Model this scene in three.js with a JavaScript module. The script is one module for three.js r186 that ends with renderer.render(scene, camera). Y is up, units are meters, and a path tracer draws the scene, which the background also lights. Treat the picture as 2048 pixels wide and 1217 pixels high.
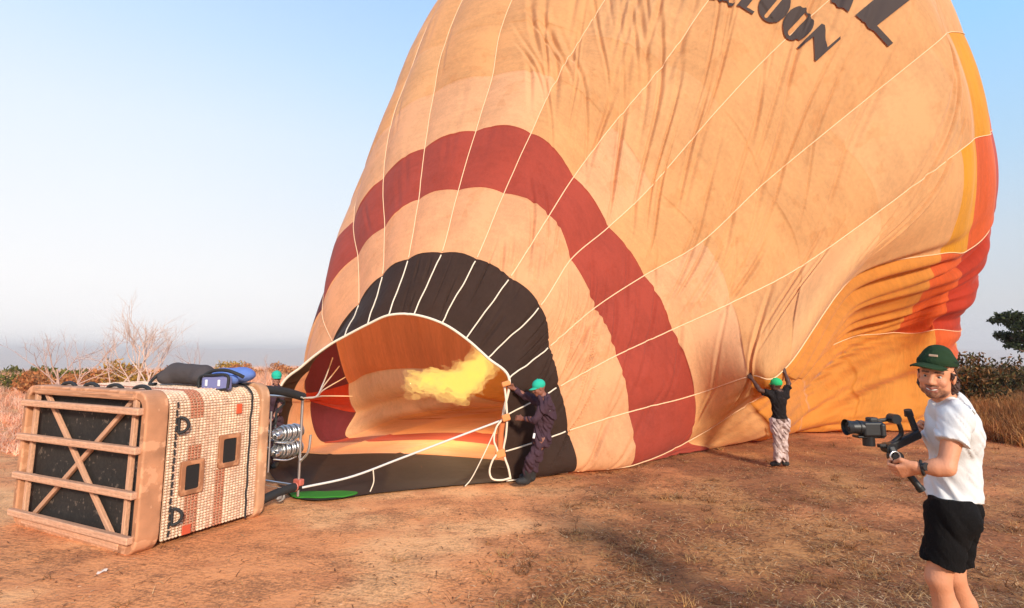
import * as THREE from 'three';
import { mergeGeometries, mergeVertices } from 'three/addons/utils/BufferGeometryUtils.js';
import { RoundedBoxGeometry } from 'three/addons/geometries/RoundedBoxGeometry.js';

// ---------------------------------------------------------------- camera, sky, sun, exposure
const W = 2048, H = 1217, F = 1100, HORIZON = 700, EYE = 2.1, PITCH = 7.5 * Math.PI / 180, PY = HORIZON - F * Math.tan(PITCH);
const scene = new THREE.Scene();
const camera = new THREE.PerspectiveCamera(2 * Math.atan(H / 2 / F) * 180 / Math.PI, W / H, 0.1, 20000);
camera.position.set(0, EYE, 0);
camera.lookAt(0, EYE + 10 * Math.tan(PITCH), -10);
camera.setViewOffset(W, H, 0, H / 2 - PY, W, H);
camera.updateProjectionMatrix();
const renderer = new THREE.WebGLRenderer({ antialias: true });
renderer.toneMapping = THREE.LinearToneMapping;
renderer.toneMappingExposure = 1.32;
renderer.shadowMap.enabled = true;

const V = (x, y, z) => new THREE.Vector3(x, y, z);
// a point that appears at photograph pixel (px, py) and stands d metres away; and back
const CP = Math.cos(PITCH), SP = Math.sin(PITCH);
const at = (px, py, d) => { const x = (px - W / 2) / F * d, y = (PY - py) / F * d; return V(x, EYE + y * CP + d * SP, -(d * CP - y * SP)); };
const pixel = p => { const y = (p.y - EYE) * CP + p.z * SP, d = -p.z * CP + (p.y - EYE) * SP; return [p.x / d * F + W / 2, PY - y / d * F]; };
const grounded = (px, py, d, y = 0) => { const p = at(px, py, d); return V(p.x, y, p.z); };
const lerp = (a, b, t) => a + (b - a) * t;
const clamp = (x, a = 0, b = 1) => Math.min(b, Math.max(a, x));
const smooth = (a, b, x) => { const t = clamp((x - a) / (b - a)); return t * t * (3 - 2 * t); };
function rng(seed) { let s = seed >>> 0; return () => { s = (s + 0x6D2B79F5) | 0; let t = Math.imul(s ^ (s >>> 15), 1 | s); t = (t + Math.imul(t ^ (t >>> 7), 61 | t)) ^ t; return ((t ^ (t >>> 14)) >>> 0) / 4294967296; }; }
const srgb = (r, g, b) => new THREE.Color().setRGB(r / 255, g / 255, b / 255, THREE.SRGBColorSpace);
// value noise, 3D
function hash3(x, y, z) { let h = Math.imul(x, 374761393) + Math.imul(y, 668265263) + Math.imul(z, 2147483647 ^ 144269) | 0; h = Math.imul(h ^ (h >>> 13), 1274126177); return ((h ^ (h >>> 16)) >>> 0) / 4294967296; }
function noise(x, y, z = 0) {
  const xi = Math.floor(x), yi = Math.floor(y), zi = Math.floor(z);
  let fx = x - xi, fy = y - yi, fz = z - zi;
  fx = fx * fx * (3 - 2 * fx); fy = fy * fy * (3 - 2 * fy); fz = fz * fz * (3 - 2 * fz);
  const c = (a, b, d) => hash3(xi + a, yi + b, zi + d);
  return lerp(lerp(lerp(c(0, 0, 0), c(1, 0, 0), fx), lerp(c(0, 1, 0), c(1, 1, 0), fx), fy), lerp(lerp(c(0, 0, 1), c(1, 0, 1), fx), lerp(c(0, 1, 1), c(1, 1, 1), fx), fy), fz);
}
function fbm(x, y, z = 0, o = 4) { let s = 0, a = 0.5, n = 0; for (let i = 0; i < o; i++) { s += a * noise(x, y, z); n += a; x = x * 2.03 + 17.1; y = y * 2.03 + 9.7; z = z * 2.03 + 3.3; a *= 0.5; } return s / n; }

{ // clear morning sky: white haze low down, blue above; whiter towards the left of the view
  const w = 1024, h = 512, data = new Float32Array(w * h * 4);
  const left = [[-90, 0.42, 0.33, 0.27], [-4, 0.66, 0.58, 0.54], [0, 0.90, 0.87, 0.86], [6, 0.88, 0.875, 0.88], [13, 0.79, 0.83, 0.88], [20, 0.70, 0.785, 0.90], [28, 0.53, 0.69, 0.92], [34, 0.43, 0.61, 0.92], [50, 0.27, 0.50, 0.90], [90, 0.16, 0.36, 0.80]];
  const right = [[-90, 0.42, 0.33, 0.27], [-4, 0.50, 0.46, 0.44], [0, 0.52, 0.53, 0.58], [4, 0.57, 0.59, 0.62], [9, 0.54, 0.62, 0.70], [16, 0.42, 0.61, 0.80], [26, 0.31, 0.58, 0.90], [34, 0.27, 0.53, 0.90], [50, 0.20, 0.44, 0.86], [90, 0.16, 0.36, 0.80]];
  const pick = (t, e) => { let i = 0; while (i < t.length - 2 && e > t[i + 1][0]) i++; const k = clamp((e - t[i][0]) / (t[i + 1][0] - t[i][0])); return [1, 2, 3].map(c => lerp(t[i][c], t[i + 1][c], k)); };
  for (let y = 0; y < h; y++) {
    const e = ((y + 0.5) / h - 0.5) * 180, a = pick(left, e), b = pick(right, e);
    for (let x = 0; x < w; x++) {
      const az = ((x + 0.5) / w - 0.5) * 2 * Math.PI, dx = Math.cos(az);          // dx -1 left, +1 right
      const k = smooth(-0.75, 0.8, dx), n = 1 + 0.03 * (fbm(Math.cos(az) * 4 + 9, e * 0.12, Math.sin(az) * 4 + 5) - 0.5), o = (y * w + x) * 4;
      for (let c = 0; c < 3; c++) data[o + c] = 0.9 * lerp(a[c], b[c], k) * n;
      data[o + 3] = 1;
    }
  }
  const sky = new THREE.DataTexture(data, w, h, THREE.RGBAFormat, THREE.FloatType);
  sky.mapping = THREE.EquirectangularReflectionMapping; sky.magFilter = sky.minFilter = THREE.LinearFilter; sky.needsUpdate = true;
  scene.background = sky; scene.environment = sky;
}
const SUN = V(0.36, 0.40, 0.88).normalize();
const sun = new THREE.DirectionalLight(new THREE.Color(1.0, 0.89, 0.74), 3.95);
sun.position.copy(SUN).multiplyScalar(60).add(V(2, 0, -10)); sun.target.position.set(2, 0, -10);
sun.castShadow = true; sun.shadow.mapSize.set(4096, 4096); sun.shadow.radius = 13;
Object.assign(sun.shadow.camera, { left: -30, right: 30, top: 30, bottom: -30, near: 1, far: 140 });
scene.add(sun, sun.target);

// ---------------------------------------------------------------- naming
const used = {};
function numbered(n) { const k = used[n] = (used[n] ?? -1) + 1; return k ? `${n}_${String(k).padStart(3, '0')}` : n; }
function tag(o, label, category, group, kind) { if (label) o.userData.label = label; if (category) o.userData.category = category; if (group) o.userData.group = group; if (kind) o.userData.kind = kind; return o; }
function thing(name, label, category, pos = V(0, 0, 0), turn = 0, group) { const o = new THREE.Group(); o.name = numbered(name); o.position.copy(pos); o.rotation.y = turn; scene.add(o); return tag(o, label, category, group); }
function part(name, geo, mat, parent = scene) {
  if (Array.isArray(geo)) geo = join(geo);
  const m = new THREE.Mesh(geo, mat); m.name = parent === scene ? numbered(name) : name; m.castShadow = m.receiveShadow = true; parent.add(m); return m;
}
function join(list) {
  return mergeGeometries(list.map(g => { g = g.index ? g.toNonIndexed() : g; for (const k of Object.keys(g.attributes)) if (!['position', 'normal', 'uv'].includes(k)) g.deleteAttribute(k); if (!g.attributes.uv) g.setAttribute('uv', new THREE.BufferAttribute(new Float32Array(g.attributes.position.count * 2), 2)); if (!g.attributes.normal) g.computeVertexNormals(); return g; }));
}
const std = (color, roughness = 0.9, more = {}) => new THREE.MeshStandardMaterial({ color, roughness, side: THREE.DoubleSide, ...more });
const lin = (r, g, b) => new THREE.Color(r, g, b);
// tube through points, optional list of radii
function tube(pts, r, seg = 8, n = pts.length * 6, closed = false) { return new THREE.TubeGeometry(new THREE.CatmullRomCurve3(pts, closed, 'centripetal'), n, r, seg, closed); }
function bar(a, b, r, seg = 10, r2 = r) { const d = b.clone().sub(a), g = new THREE.CylinderGeometry(r2, r, d.length(), seg); g.applyQuaternion(new THREE.Quaternion().setFromUnitVectors(V(0, 1, 0), d.normalize())); return g.translate((a.x + b.x) / 2, (a.y + b.y) / 2, (a.z + b.z) / 2); }
function beam(a, b, w, t, up = V(0, 1, 0), rad = 0.008) { // squared bar from a to b, w across `side`, t along `up`
  const d = b.clone().sub(a), L = d.length(), z = d.normalize(), x = new THREE.Vector3().crossVectors(up, z).normalize(), y = new THREE.Vector3().crossVectors(z, x);
  const g = new RoundedBoxGeometry(w, t, L, 2, Math.min(rad, w / 2.1, t / 2.1)); g.applyMatrix4(new THREE.Matrix4().makeBasis(x, y, z)); return g.translate((a.x + b.x) / 2, (a.y + b.y) / 2, (a.z + b.z) / 2);
}
const rbox = (w, h, d, r = 0.01, x = 0, y = 0, z = 0) => new RoundedBoxGeometry(w, h, d, 3, r).translate(x, y, z);
function texture(size, fn, repeat = true) { // fn(u,v) -> [r,g,b] 0..1 (sRGB) 
  const d = new Uint8Array(size * size * 4);
  for (let y = 0; y < size; y++) for (let x = 0; x < size; x++) { const c = fn(x / size, y / size), o = (y * size + x) * 4; for (let k = 0; k < 3; k++) d[o + k] = clamp(c[k]) * 255; d[o + 3] = 255; }
  const t = new THREE.DataTexture(d, size, size); t.magFilter = THREE.LinearFilter; t.minFilter = THREE.LinearMipmapLinearFilter; t.generateMipmaps = true; if (repeat) t.wrapS = t.wrapT = THREE.RepeatWrapping; t.needsUpdate = true; return t;
}
// tileable fbm
function tfbm(u, v, f, o = 4, seed = 0) { let s = 0, a = 0.5, n = 0; for (let i = 0; i < o; i++) { const x = u * f, y = v * f, xi = Math.floor(x), yi = Math.floor(y); let fx = x - xi, fy = y - yi; fx = fx * fx * (3 - 2 * fx); fy = fy * fy * (3 - 2 * fy); const c = (p, q) => hash3(((xi + p) % f + f) % f, ((yi + q) % f + f) % f, seed + i * 7); s += a * lerp(lerp(c(0, 0), c(1, 0), fx), lerp(c(0, 1), c(1, 1), fx), fy); n += a; a *= 0.5; f *= 2; } return s / n; }
// ---------------------------------------------------------------- ground, hills
const grassMask = (x, z) => { const d = -z; return clamp(smooth(-0.9, 0.9, x - (0.05 + (d - 4.5) * 0.22) + 1.6 * (fbm(x * 0.7, z * 0.7) - 0.5)) * smooth(90, 30, d)); };
function groundY(x, z) {
  const r = Math.hypot(x, z);
  const rise = 0.30 * smooth(0.7, 2.2, x) * smooth(-5.6, -3.4, z);
  const rough = 0.05 * (fbm(x * 0.35 + 4, z * 0.35) - 0.5) + 0.035 * (fbm(x * 2.1, z * 2.1, 2) - 0.5) * smooth(30, 10, r);
  const fall = -0.05 * Math.max(0, r - 48) * smooth(48, 70, r);
  return rise + rough * 0.9 - 0.01 + Math.max(fall, -70);
}
const dirtTex = texture(1024, (u, v) => {
  const s = tfbm(u + 0.05 * tfbm(u, v, 6, 3, 5), v * 1, 8, 5, 1), g = tfbm(u, v, 128, 3, 2), k = tfbm((u + v * 3) % 1, (v * 7) % 1, 16, 4, 3);
  let b = 0.78 + 0.42 * (s - 0.5) + 0.42 * (g - 0.5) + 0.26 * (k - 0.5);
  const p = hash3(Math.floor(u * 512), Math.floor(v * 512), 9); if (p > 0.993) b += 0.28; else if (p < 0.008) b -= 0.3;
  b *= 1.25; return [b, b * 0.985, b * 0.96];
});
dirtTex.colorSpace = THREE.SRGBColorSpace; dirtTex.anisotropy = 8;
const bumpTex = texture(1024, (u, v) => { const b = 0.5 * tfbm(u, v, 10, 5, 1) + 0.35 * tfbm(u, v, 64, 4, 2) + 0.15 * tfbm((u + v * 2) % 1, (v * 5) % 1, 20, 3, 3); return [b, b, b]; });
{
  const rows = [], azs = 420; for (let r = 0.6; r < 26; r *= 1.018) rows.push(r); for (let r = 26; r < 9000; r *= 1.07) rows.push(r);
  const pos = [], col = [], uv = [], idx = [];
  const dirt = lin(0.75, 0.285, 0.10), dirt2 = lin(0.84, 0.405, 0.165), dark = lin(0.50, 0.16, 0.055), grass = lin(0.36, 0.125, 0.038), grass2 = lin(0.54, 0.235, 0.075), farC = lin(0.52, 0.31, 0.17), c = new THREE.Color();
  for (let j = 0; j < rows.length; j++) for (let i = 0; i <= azs; i++) {
    const t = i / azs, a = (t * 2 - 1) * Math.PI, r = rows[j], x = Math.sin(a) * r, z = -Math.cos(a) * r;
    pos.push(x, groundY(x, z), z); uv.push((x * 0.94 + z * 0.34) / 2.3, (z * 0.94 - x * 0.34) / 2.3);
    const m = grassMask(x, z), n = fbm(x * 0.9 + 30, z * 1.4, 1), n2 = fbm(x * 3, z * 4, 5);
    c.copy(dirt).lerp(dirt2, smooth(0.45, 0.7, n)).lerp(dark, smooth(0.55, 0.75, n2) * 0.5);
    const q = grass.clone().lerp(grass2, smooth(0.4, 0.68, fbm(x * 1.3, z * 1.3, 8))).lerp(dirt, smooth(0.56, 0.72, fbm(x * 0.8, z * 0.8, 12)) * 0.6);
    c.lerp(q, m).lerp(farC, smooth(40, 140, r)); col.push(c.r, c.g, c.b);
  }
  for (let j = 0; j < rows.length - 1; j++) for (let i = 0; i < azs; i++) { const a = j * (azs + 1) + i, b = a + azs + 1; idx.push(a, a + 1, b, b, a + 1, b + 1); }
  const cap = pos.length / 3; pos.push(0, groundY(0, 0), 0); col.push(dirt.r, dirt.g, dirt.b); uv.push(0, 0); for (let i = 0; i < azs; i++) idx.push(cap, i + 1, i);
  const g = new THREE.BufferGeometry(); g.setAttribute('position', new THREE.Float32BufferAttribute(pos, 3)); g.setAttribute('color', new THREE.Float32BufferAttribute(col, 3)); g.setAttribute('uv', new THREE.Float32BufferAttribute(uv, 2)); g.setIndex(idx); g.computeVertexNormals();
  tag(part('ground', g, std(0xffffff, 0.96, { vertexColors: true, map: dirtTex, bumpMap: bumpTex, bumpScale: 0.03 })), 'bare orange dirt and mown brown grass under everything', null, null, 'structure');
}
{ // far ridge across the valley
  const pos = [], idx = [], na = 240, nr = 14;
  for (let j = 0; j <= nr; j++) for (let i = 0; i <= na; i++) {
    const a = (i / na - 0.5) * 2.6, r = lerp(2200, 5600, j / nr), t = j / nr, top = 22 + 85 * (fbm(a * 7 + 8, 3, t * 2, 4) - 0.46);
    pos.push(Math.sin(a) * r, -72 + (top + 72) * smooth(0, 0.75, t) * (0.75 + 0.25 * fbm(a * 14, t * 6, 4)), -Math.cos(a) * r);
  }
  for (let j = 0; j < nr; j++) for (let i = 0; i < na; i++) { const a = j * (na + 1) + i, b = a + na + 1; idx.push(a, a + 1, b, b, a + 1, b + 1); }
  const g = new THREE.BufferGeometry(); g.setAttribute('position', new THREE.Float32BufferAttribute(pos, 3)); g.setIndex(idx); g.computeVertexNormals();
  tag(part('hills', g, std(lin(0.50, 0.33, 0.25))), 'low pale hills far across the valley', null, null, 'structure');
}
scene.fog = new THREE.FogExp2(new THREE.Color(1.0, 0.93, 0.89), 0.00042);
// ---------------------------------------------------------------- the balloon: a net of load tapes (columns) and horizontal seams (rows)
const NET = [
  [[1012,962,8.75],[1010,903,8.75],[1006,835,8.75],[1018,757,8.8],[976,717,8.95],[932,678,9.05],[884,647,9.15],[828,630,9.25],[778,631,9.3],[736,649,9.4],[690,673,9.5],[655,693,9.55],[605,732,9.6],[556,785,9.6],[535,935,9.6],[600,998,7.72],[760,986,8.04],[900,972,8.45]],
  [[1140,945,9.38],[1135,862,9.4],[1117,774,9.45],[1098,694,9.5],[1080,613,9.6],[1020,556,9.75],[953,519,9.9],[884,506,10.05],[817,519,10.25],[766,552,10.5],[718,609,10.8],[665,685,11],[618,742,11.1],[585,810,11.1],[590,903,11.2],[660,908,11],[800,905,11.1],[1000,920,10.4]],
  [[1258,932,9.85],[1256,825,9.95],[1232,712,10.1],[1190,616,10.3],[1141,520,10.55],[1098,432,10.8],[1008,388,11.1],[917,381,11.4],[838,400,11.7],[770,455,12],[716,512,12.3],[645,618,12.5],[612,786,12.6],[621,804,12.5],[647,885,12.3],[730,882,12.5],[900,879,12.7],[1180,915,10.6]],
  [[1376,882,11.3],[1389,790,11.1],[1344,660,11.0],[1288,552,11.1],[1217,455,11.35],[1147,355,11.7],[1062,268,12.1],[952,263,12.6],[850,298,13.1],[768,358,13.6],[708,442,14],[668,535,14.2],[697,768,14.1],[712,825,13.7],[696,875,13],[780,868,13.5],[950,864,13.8],[1384,890,11.95]],
  [[1500,805,11.2],[1500,753,10.12],[1462,607,11.3],[1404,484,11.7],[1304,372,12.1],[1222,255,12.6],[1112,161,13.2],[985,154,13.9],[868,189,14.7],[783,250,15.4],[727,360,16],[705,470,16.3],[735,748,16.6],[770,805,16.3],[790,838,16.4],[900,836,16.7],[1100,838,16.4],[1492,878,12.8]],
  [[1600,745,13.3],[1570,737,10.14],[1600,535,12.1],[1525,370,12.4],[1440,215,12.8],[1328,128,13.3],[1165,72,14.2],[1005,50,15.1],[890,90,16],[822,140,16.8],[775,245,17.4],[745,400,17.8],[790,738,18.2],[830,790,17.8],[860,823,18],[1000,823,18.3],[1250,831,17.2],[1560,867,13.7]],
  [[1690,680,15.3],[1705,555,12.9],[1755,425,12.9],[1660,258,13.2],[1565,85,13.7],[1450,-40,14.4],[1265,-80,15.5],[1060,-70,16.6],[940,-30,17.6],[868,30,18.4],[820,140,19],[800,330,19.4],[860,740,19.6],[895,780,19.6],[940,816,19.6],[1100,816,19.6],[1400,828,17.8],[1680,864,13.95]],
  [[1796,666,15.7],[1882,508,14.3],[1922,300,14.2],[1862,95,14.4],[1740,-70,15],[1590,-180,15.9],[1380,-240,17],[1150,-230,18.2],[1020,-170,19.3],[935,-70,20],[890,50,20.7],[880,280,21.2],[925,765,21.0],[945,790,21.2],[1080,806,21.4],[1250,806,21.4],[1550,823,18.6],[1770,862,14.15]],
  [[1876,660,15.2],[1932,502,14.9],[1950,277,14.8],[1897,66,15.1],[1795,-115,15.8],[1650,-240,16.8],[1450,-310,18],[1230,-310,19.3],[1100,-240,20.4],[1020,-130,21.2],[985,20,22],[1000,250,22.6],[1050,480,22.9],[1140,680,22.9],[1250,800,22.9],[1400,800,22.6],[1680,820,19.2],[1843,858,14.5]],
  [[1920,658,16],[1982,448,15.8],[1980,267,15.8],[1926,72,16.1],[1826,-112,16.9],[1690,-260,17.9],[1510,-340,19.2],[1320,-340,20.5],[1200,-270,21.6],[1130,-150,22.4],[1100,10,23],[1120,230,23.7],[1180,440,24],[1270,640,24],[1380,770,23.9],[1550,785,23],[1770,813,20],[1870,790,15.8]],
  [[1850,600,18.5],[1925,400,18.2],[1925,250,18.2],[1850,90,18.4],[1760,-80,18.9],[1680,-210,19.6],[1530,-270,20.8],[1400,-260,22],[1300,-190,23],[1250,-80,23.6],[1240,60,24],[1270,220,24.4],[1330,400,24.4],[1420,560,24.2],[1530,660,23.8],[1650,690,22.8],[1800,700,21],[1860,680,19]],
];
const NU = 18, NV = NET.length;                                    // NV rows, then the crown
const P = NET.map(row => row.map(p => at(...p)));
{ const c = V(0, 0, 0); P[NV - 1].forEach(p => c.addScaledVector(p, 1 / NU)); c.add(V(0.4, 0.6, -0.6)); P.push(P[0].map(() => c.clone())); }
const cr = (a, b, c, d, t) => 0.5 * (2 * b + (c - a) * t + (2 * a - 5 * b + 4 * c - d) * t * t + (3 * b - a - 3 * c + d) * t * t * t);
function net(u, v) {
  const i = Math.floor(u), fu = u - i, k = Math.min(NV - 1, Math.max(0, Math.floor(v))), fv = v - k, w = [0, 1, 2, 3].map(() => V(0, 0, 0));
  for (let q = 0; q < 4; q++) {
    const kk = k + q - 1, row = P[Math.min(NV, Math.max(0, kk))], g = n => row[((i + n) % NU + NU) % NU], a = g(-1), b = g(0), c = g(1), d = g(2);
    w[q].set(cr(a.x, b.x, c.x, d.x, fu), cr(a.y, b.y, c.y, d.y, fu), cr(a.z, b.z, c.z, d.z, fu));
    if (kk < 0) w[q].userMissing = true;
  }
  if (w[0].userMissing) { const one = w[1], two = w[2]; w[0] = one.clone().multiplyScalar(2).sub(two); }
  return V(cr(w[0].x, w[1].x, w[2].x, w[3].x, fv), cr(w[0].y, w[1].y, w[2].y, w[3].y, fv), cr(w[0].z, w[1].z, w[2].z, w[3].z, fv));
}
// slack folds in the cloth: each runs along a slanting line w = u - slope * v
const FOLDS = [];
{
  const R = rng(77), add = (n, u0, u1, v0, v1, slope, len, wid, dep) => { for (let q = 0; q < n; q++) FOLDS.push({ u: lerp(u0, u1, R()), v: lerp(v0, v1, R()), s: slope * (0.85 + 0.3 * R()), L: len * (0.5 + R()), w: wid * (0.5 + R()), d: dep * (0.4 + 0.9 * R()) }); };
  add(64, 1.6, 6.6, 3.7, 7, 0.72, 0.95, 0.042, 0.052);
  add(26, 5.0, 6.6, 3.9, 6.4, 0.35, 0.9, 0.05, 0.05);
  add(26, 1.5, 5.4, 1.05, 2, 0.9, 0.5, 0.06, 0.03);
  add(26, 0.2, 3.2, 1.1, 4.2, 1.6, 0.6, 0.07, 0.035);
  add(34, 0.05, 1.0, 5.6, 8.4, 0.10, 2.2, 0.075, 0.06); add(40, -0.95, 0.1, 5.2, 8.4, 0.14, 2.4, 0.085, 0.075);
  add(20, 3, 8, 0.1, 0.9, 0.2, 0.4, 0.06, 0.02);
  add(24, 6, 10, 2.2, 6, 0.1, 0.5, 0.08, 0.015);
  FOLDS.push({ u: 2.35, v: 6.9, s: 0.95, L: 0.75, w: 0.05, d: 0.09 }, { u: 1.8, v: 6.6, s: 0.95, L: 0.6, w: 0.045, d: 0.07 });
}
function crease(u, v) {
  let s = 0; for (const f of FOLDS) {
    const dv = (v - f.v) / f.L; if (dv < -1 || dv > 1) continue;
    let du = u - f.u - f.s * (v - f.v); du -= NU * Math.round(du / NU); const x = du / f.w; if (x < -3 || x > 3) continue;
    const e = 1 - dv * dv; s += f.d * e * e * ((2 * x * x - 1) * Math.exp(-x * x) - 0.15 * Math.exp(-x * x / 4));
  } return s;
}
const raw = (u, v) => {
  const e = 0.02, p = net(u, v), a = net(u + e, v).sub(net(u - e, v)), b = v < NV - e ? net(u, v + e).sub(net(u, Math.max(0, v - e))) : net(u, v).sub(net(u, v - e));
  const n = new THREE.Vector3().crossVectors(a, b); if (n.lengthSq() < 1e-16) n.set(0, 1, 0); return [p, n.normalize()];
};
const FLIP = (() => { const [p, n] = raw(4.5, 4.5); return n.dot(camera.position.clone().sub(p)) > 0 ? 1 : -1; })();
function cloth(u, v) { // a point of the finished surface
  const [p, n] = raw(u, v); n.multiplyScalar(FLIP);
  const fu = u - Math.floor(u), fv = v - Math.floor(v), a = P[Math.floor(v)][((Math.floor(u)) % NU + NU) % NU].distanceTo(P[Math.floor(v)][((Math.floor(u) + 1) % NU + NU) % NU]);
  const puff = 0.075 * Math.min(a, 2.2) * Math.pow(Math.sin(Math.PI * fu), 0.75) * smooth(0, 0.25, v) * (1 - 0.72 * smooth(6.4, 8, v)) + 0.012 * Math.sin(Math.PI * fv);
  const ripple = 0.03 * (fbm(u * 2.2, v * 3, 4, 3) - 0.5) * smooth(0, 0.4, v);
  return p.addScaledVector(n, puff + ripple + crease(u, v));
}
const clothTex = texture(512, (u, v) => {
  const s = tfbm(u, v, 5, 5, 21), g = tfbm(u, v, 90, 2, 22), t = tfbm(u, (v * 3) % 1, 12, 4, 23); let b = 0.965 + 0.14 * (s - 0.5) + 0.07 * (g - 0.5) + 0.08 * (t - 0.5);
  let m = smooth(0.64, 0.72, tfbm(u, v, 14, 4, 24)) * smooth(0.5, 0.62, tfbm(u, v, 3, 2, 25));          // smudges of soil with edges
  return [b - 0.02 * m, b - 0.04 * m, b - 0.06 * m];
});
clothTex.colorSpace = THREE.SRGBColorSpace;
const weaveTex = texture(256, (u, v) => { const b = 0.5 + 0.5 * (tfbm(u, v, 24, 3, 31) - 0.5) + 0.2 * (tfbm((u + v) % 1, v, 6, 3, 32) - 0.5); return [b, b, b]; });
const fabric = (r, g, b, t = 0.44) => new THREE.MeshPhysicalMaterial({ color: lin(r, g, b), roughness: 0.85, map: clothTex, bumpMap: weaveTex, bumpScale: 0.012, side: THREE.DoubleSide, transmission: t, thickness: 0, specularIntensity: 0.35 });
const CL = {
  black: fabric(0.042, 0.021, 0.014, 0.06), peach: fabric(0.88, 0.47, 0.235), red: fabric(0.40, 0.062, 0.036, 0.28), pale: fabric(0.93, 0.52, 0.26), maroon: fabric(0.13, 0.018, 0.024, 0.2), shadeAmber: fabric(0.80, 0.24, 0.075, 0.5), glow: fabric(0.92, 0.58, 0.32, 0.55), tan: fabric(0.87, 0.46, 0.185), tan2: fabric(0.89, 0.495, 0.215),  // dark red and amber hold interior shade in their colour, glow the sunlit wall
  gold: fabric(0.85, 0.335, 0.05, 0.46), yellow: fabric(0.86, 0.37, 0.012, 0.42), orange: fabric(0.78, 0.125, 0.02, 0.4), scarlet: fabric(0.52, 0.04, 0.01, 0.36),  // first cloth: the shaded orange look of the tan underside put into colour
};
function panelMat(g, b) {
  if (b === 0) return CL.black; if (b === 1) return CL.peach; if (b === 2) return g === 11 || g === 13 ? CL.maroon : g === 12 ? CL.scarlet : CL.red;  // inner left wall: shaded and translucent red ring painted as separate cloths
  if (g === 11) return CL.shadeAmber; if (g === 12 || g === 13) return b < 7 ? CL.glow : CL.gold;  // inner far wall: shaded ceiling and sunlit patch painted as panel colours
  if (b === 3) return g === 3 || g === 5 || g === 0 || g === 17 ? CL.tan : CL.pale;
  if (b <= 6) { if (g === 0 || g >= 16) return CL.gold; return (g * 3 + b * 5) % 4 ? CL.tan : CL.tan2; }  // lower gores: underside shade painted into the cloth colour
  if (b === 7) return g === 0 ? CL.orange : g === 1 ? CL.yellow : g >= 16 ? CL.gold : CL.tan;
  if (b === 8) return g === 0 ? CL.scarlet : g === 1 ? CL.orange : g === 2 ? CL.yellow : g >= 16 ? CL.orange : CL.tan;
  return g === 0 || g === 1 ? CL.scarlet : g === 2 ? CL.orange : g >= 16 ? CL.yellow : CL.scarlet;
}
const balloon = thing('hot_air_balloon', 'huge half inflated orange and tan hot air balloon lying with its mouth open', 'hot air balloon', V(0, 0, 0));
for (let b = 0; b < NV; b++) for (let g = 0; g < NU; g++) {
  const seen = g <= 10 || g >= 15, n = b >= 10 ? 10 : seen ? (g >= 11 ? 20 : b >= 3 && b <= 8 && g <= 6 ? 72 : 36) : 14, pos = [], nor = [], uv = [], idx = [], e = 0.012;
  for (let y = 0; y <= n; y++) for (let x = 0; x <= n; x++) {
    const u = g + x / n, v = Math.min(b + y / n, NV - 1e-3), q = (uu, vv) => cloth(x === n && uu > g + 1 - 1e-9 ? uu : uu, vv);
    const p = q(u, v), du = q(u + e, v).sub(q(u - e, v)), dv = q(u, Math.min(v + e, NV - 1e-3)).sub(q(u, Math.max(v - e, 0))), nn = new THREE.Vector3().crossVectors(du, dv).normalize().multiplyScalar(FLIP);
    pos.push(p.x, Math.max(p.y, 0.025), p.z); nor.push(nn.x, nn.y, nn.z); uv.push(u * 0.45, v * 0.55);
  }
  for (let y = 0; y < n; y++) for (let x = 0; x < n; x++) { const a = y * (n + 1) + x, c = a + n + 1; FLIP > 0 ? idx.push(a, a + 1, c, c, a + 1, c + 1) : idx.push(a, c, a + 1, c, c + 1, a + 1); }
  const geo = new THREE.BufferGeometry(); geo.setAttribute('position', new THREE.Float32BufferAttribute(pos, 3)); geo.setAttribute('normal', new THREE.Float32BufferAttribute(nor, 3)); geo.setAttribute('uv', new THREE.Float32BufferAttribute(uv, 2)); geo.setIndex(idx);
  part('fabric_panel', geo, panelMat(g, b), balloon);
}
// load tapes along the columns
const tapeMat = std(lin(0.82, 0.54, 0.31), 0.8), ropeMat = std(lin(0.80, 0.66, 0.50), 0.8);
const on = (u, v, off = 0.012) => { const [p, n] = raw(u, v); const c = cloth(u, v); return c.addScaledVector(n, FLIP * off); };
for (let i = 0; i < NU; i++) {
  if (i > 12 && i < 15) continue;
  const v1 = i >= 15 ? 1 : 10.6, one = [], two = [];
  for (let v = 0; v <= v1; v += 0.06) { const p = on(i + (v > 0.05 && v < 0.95 ? 0.05 * (noise(v * 5, i * 3.7) - 0.5) : 0), v, 0.012); p.y = Math.max(p.y, 0.03); (v <= 1.02 ? one : two).push(p); if (v > 0.98 && v <= 1.02) two.push(p); }
  if (i <= 12) part('load_rope', tube(one, 0.0125, 6, one.length * 2), ropeMat, balloon);
  if (two.length > 2) part('load_tape', tube(two, i >= 1 && i <= 5 ? 0.0115 : 0.010, 6, two.length * 2), tapeMat, balloon);
}
{ const hem = []; for (let u = 2.05; u <= 12.9; u += 0.1) hem.push(on(u, 0, 0.0)); part('mouth_hem', tube(hem, 0.022, 8, hem.length * 2), ropeMat, balloon); }
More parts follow.
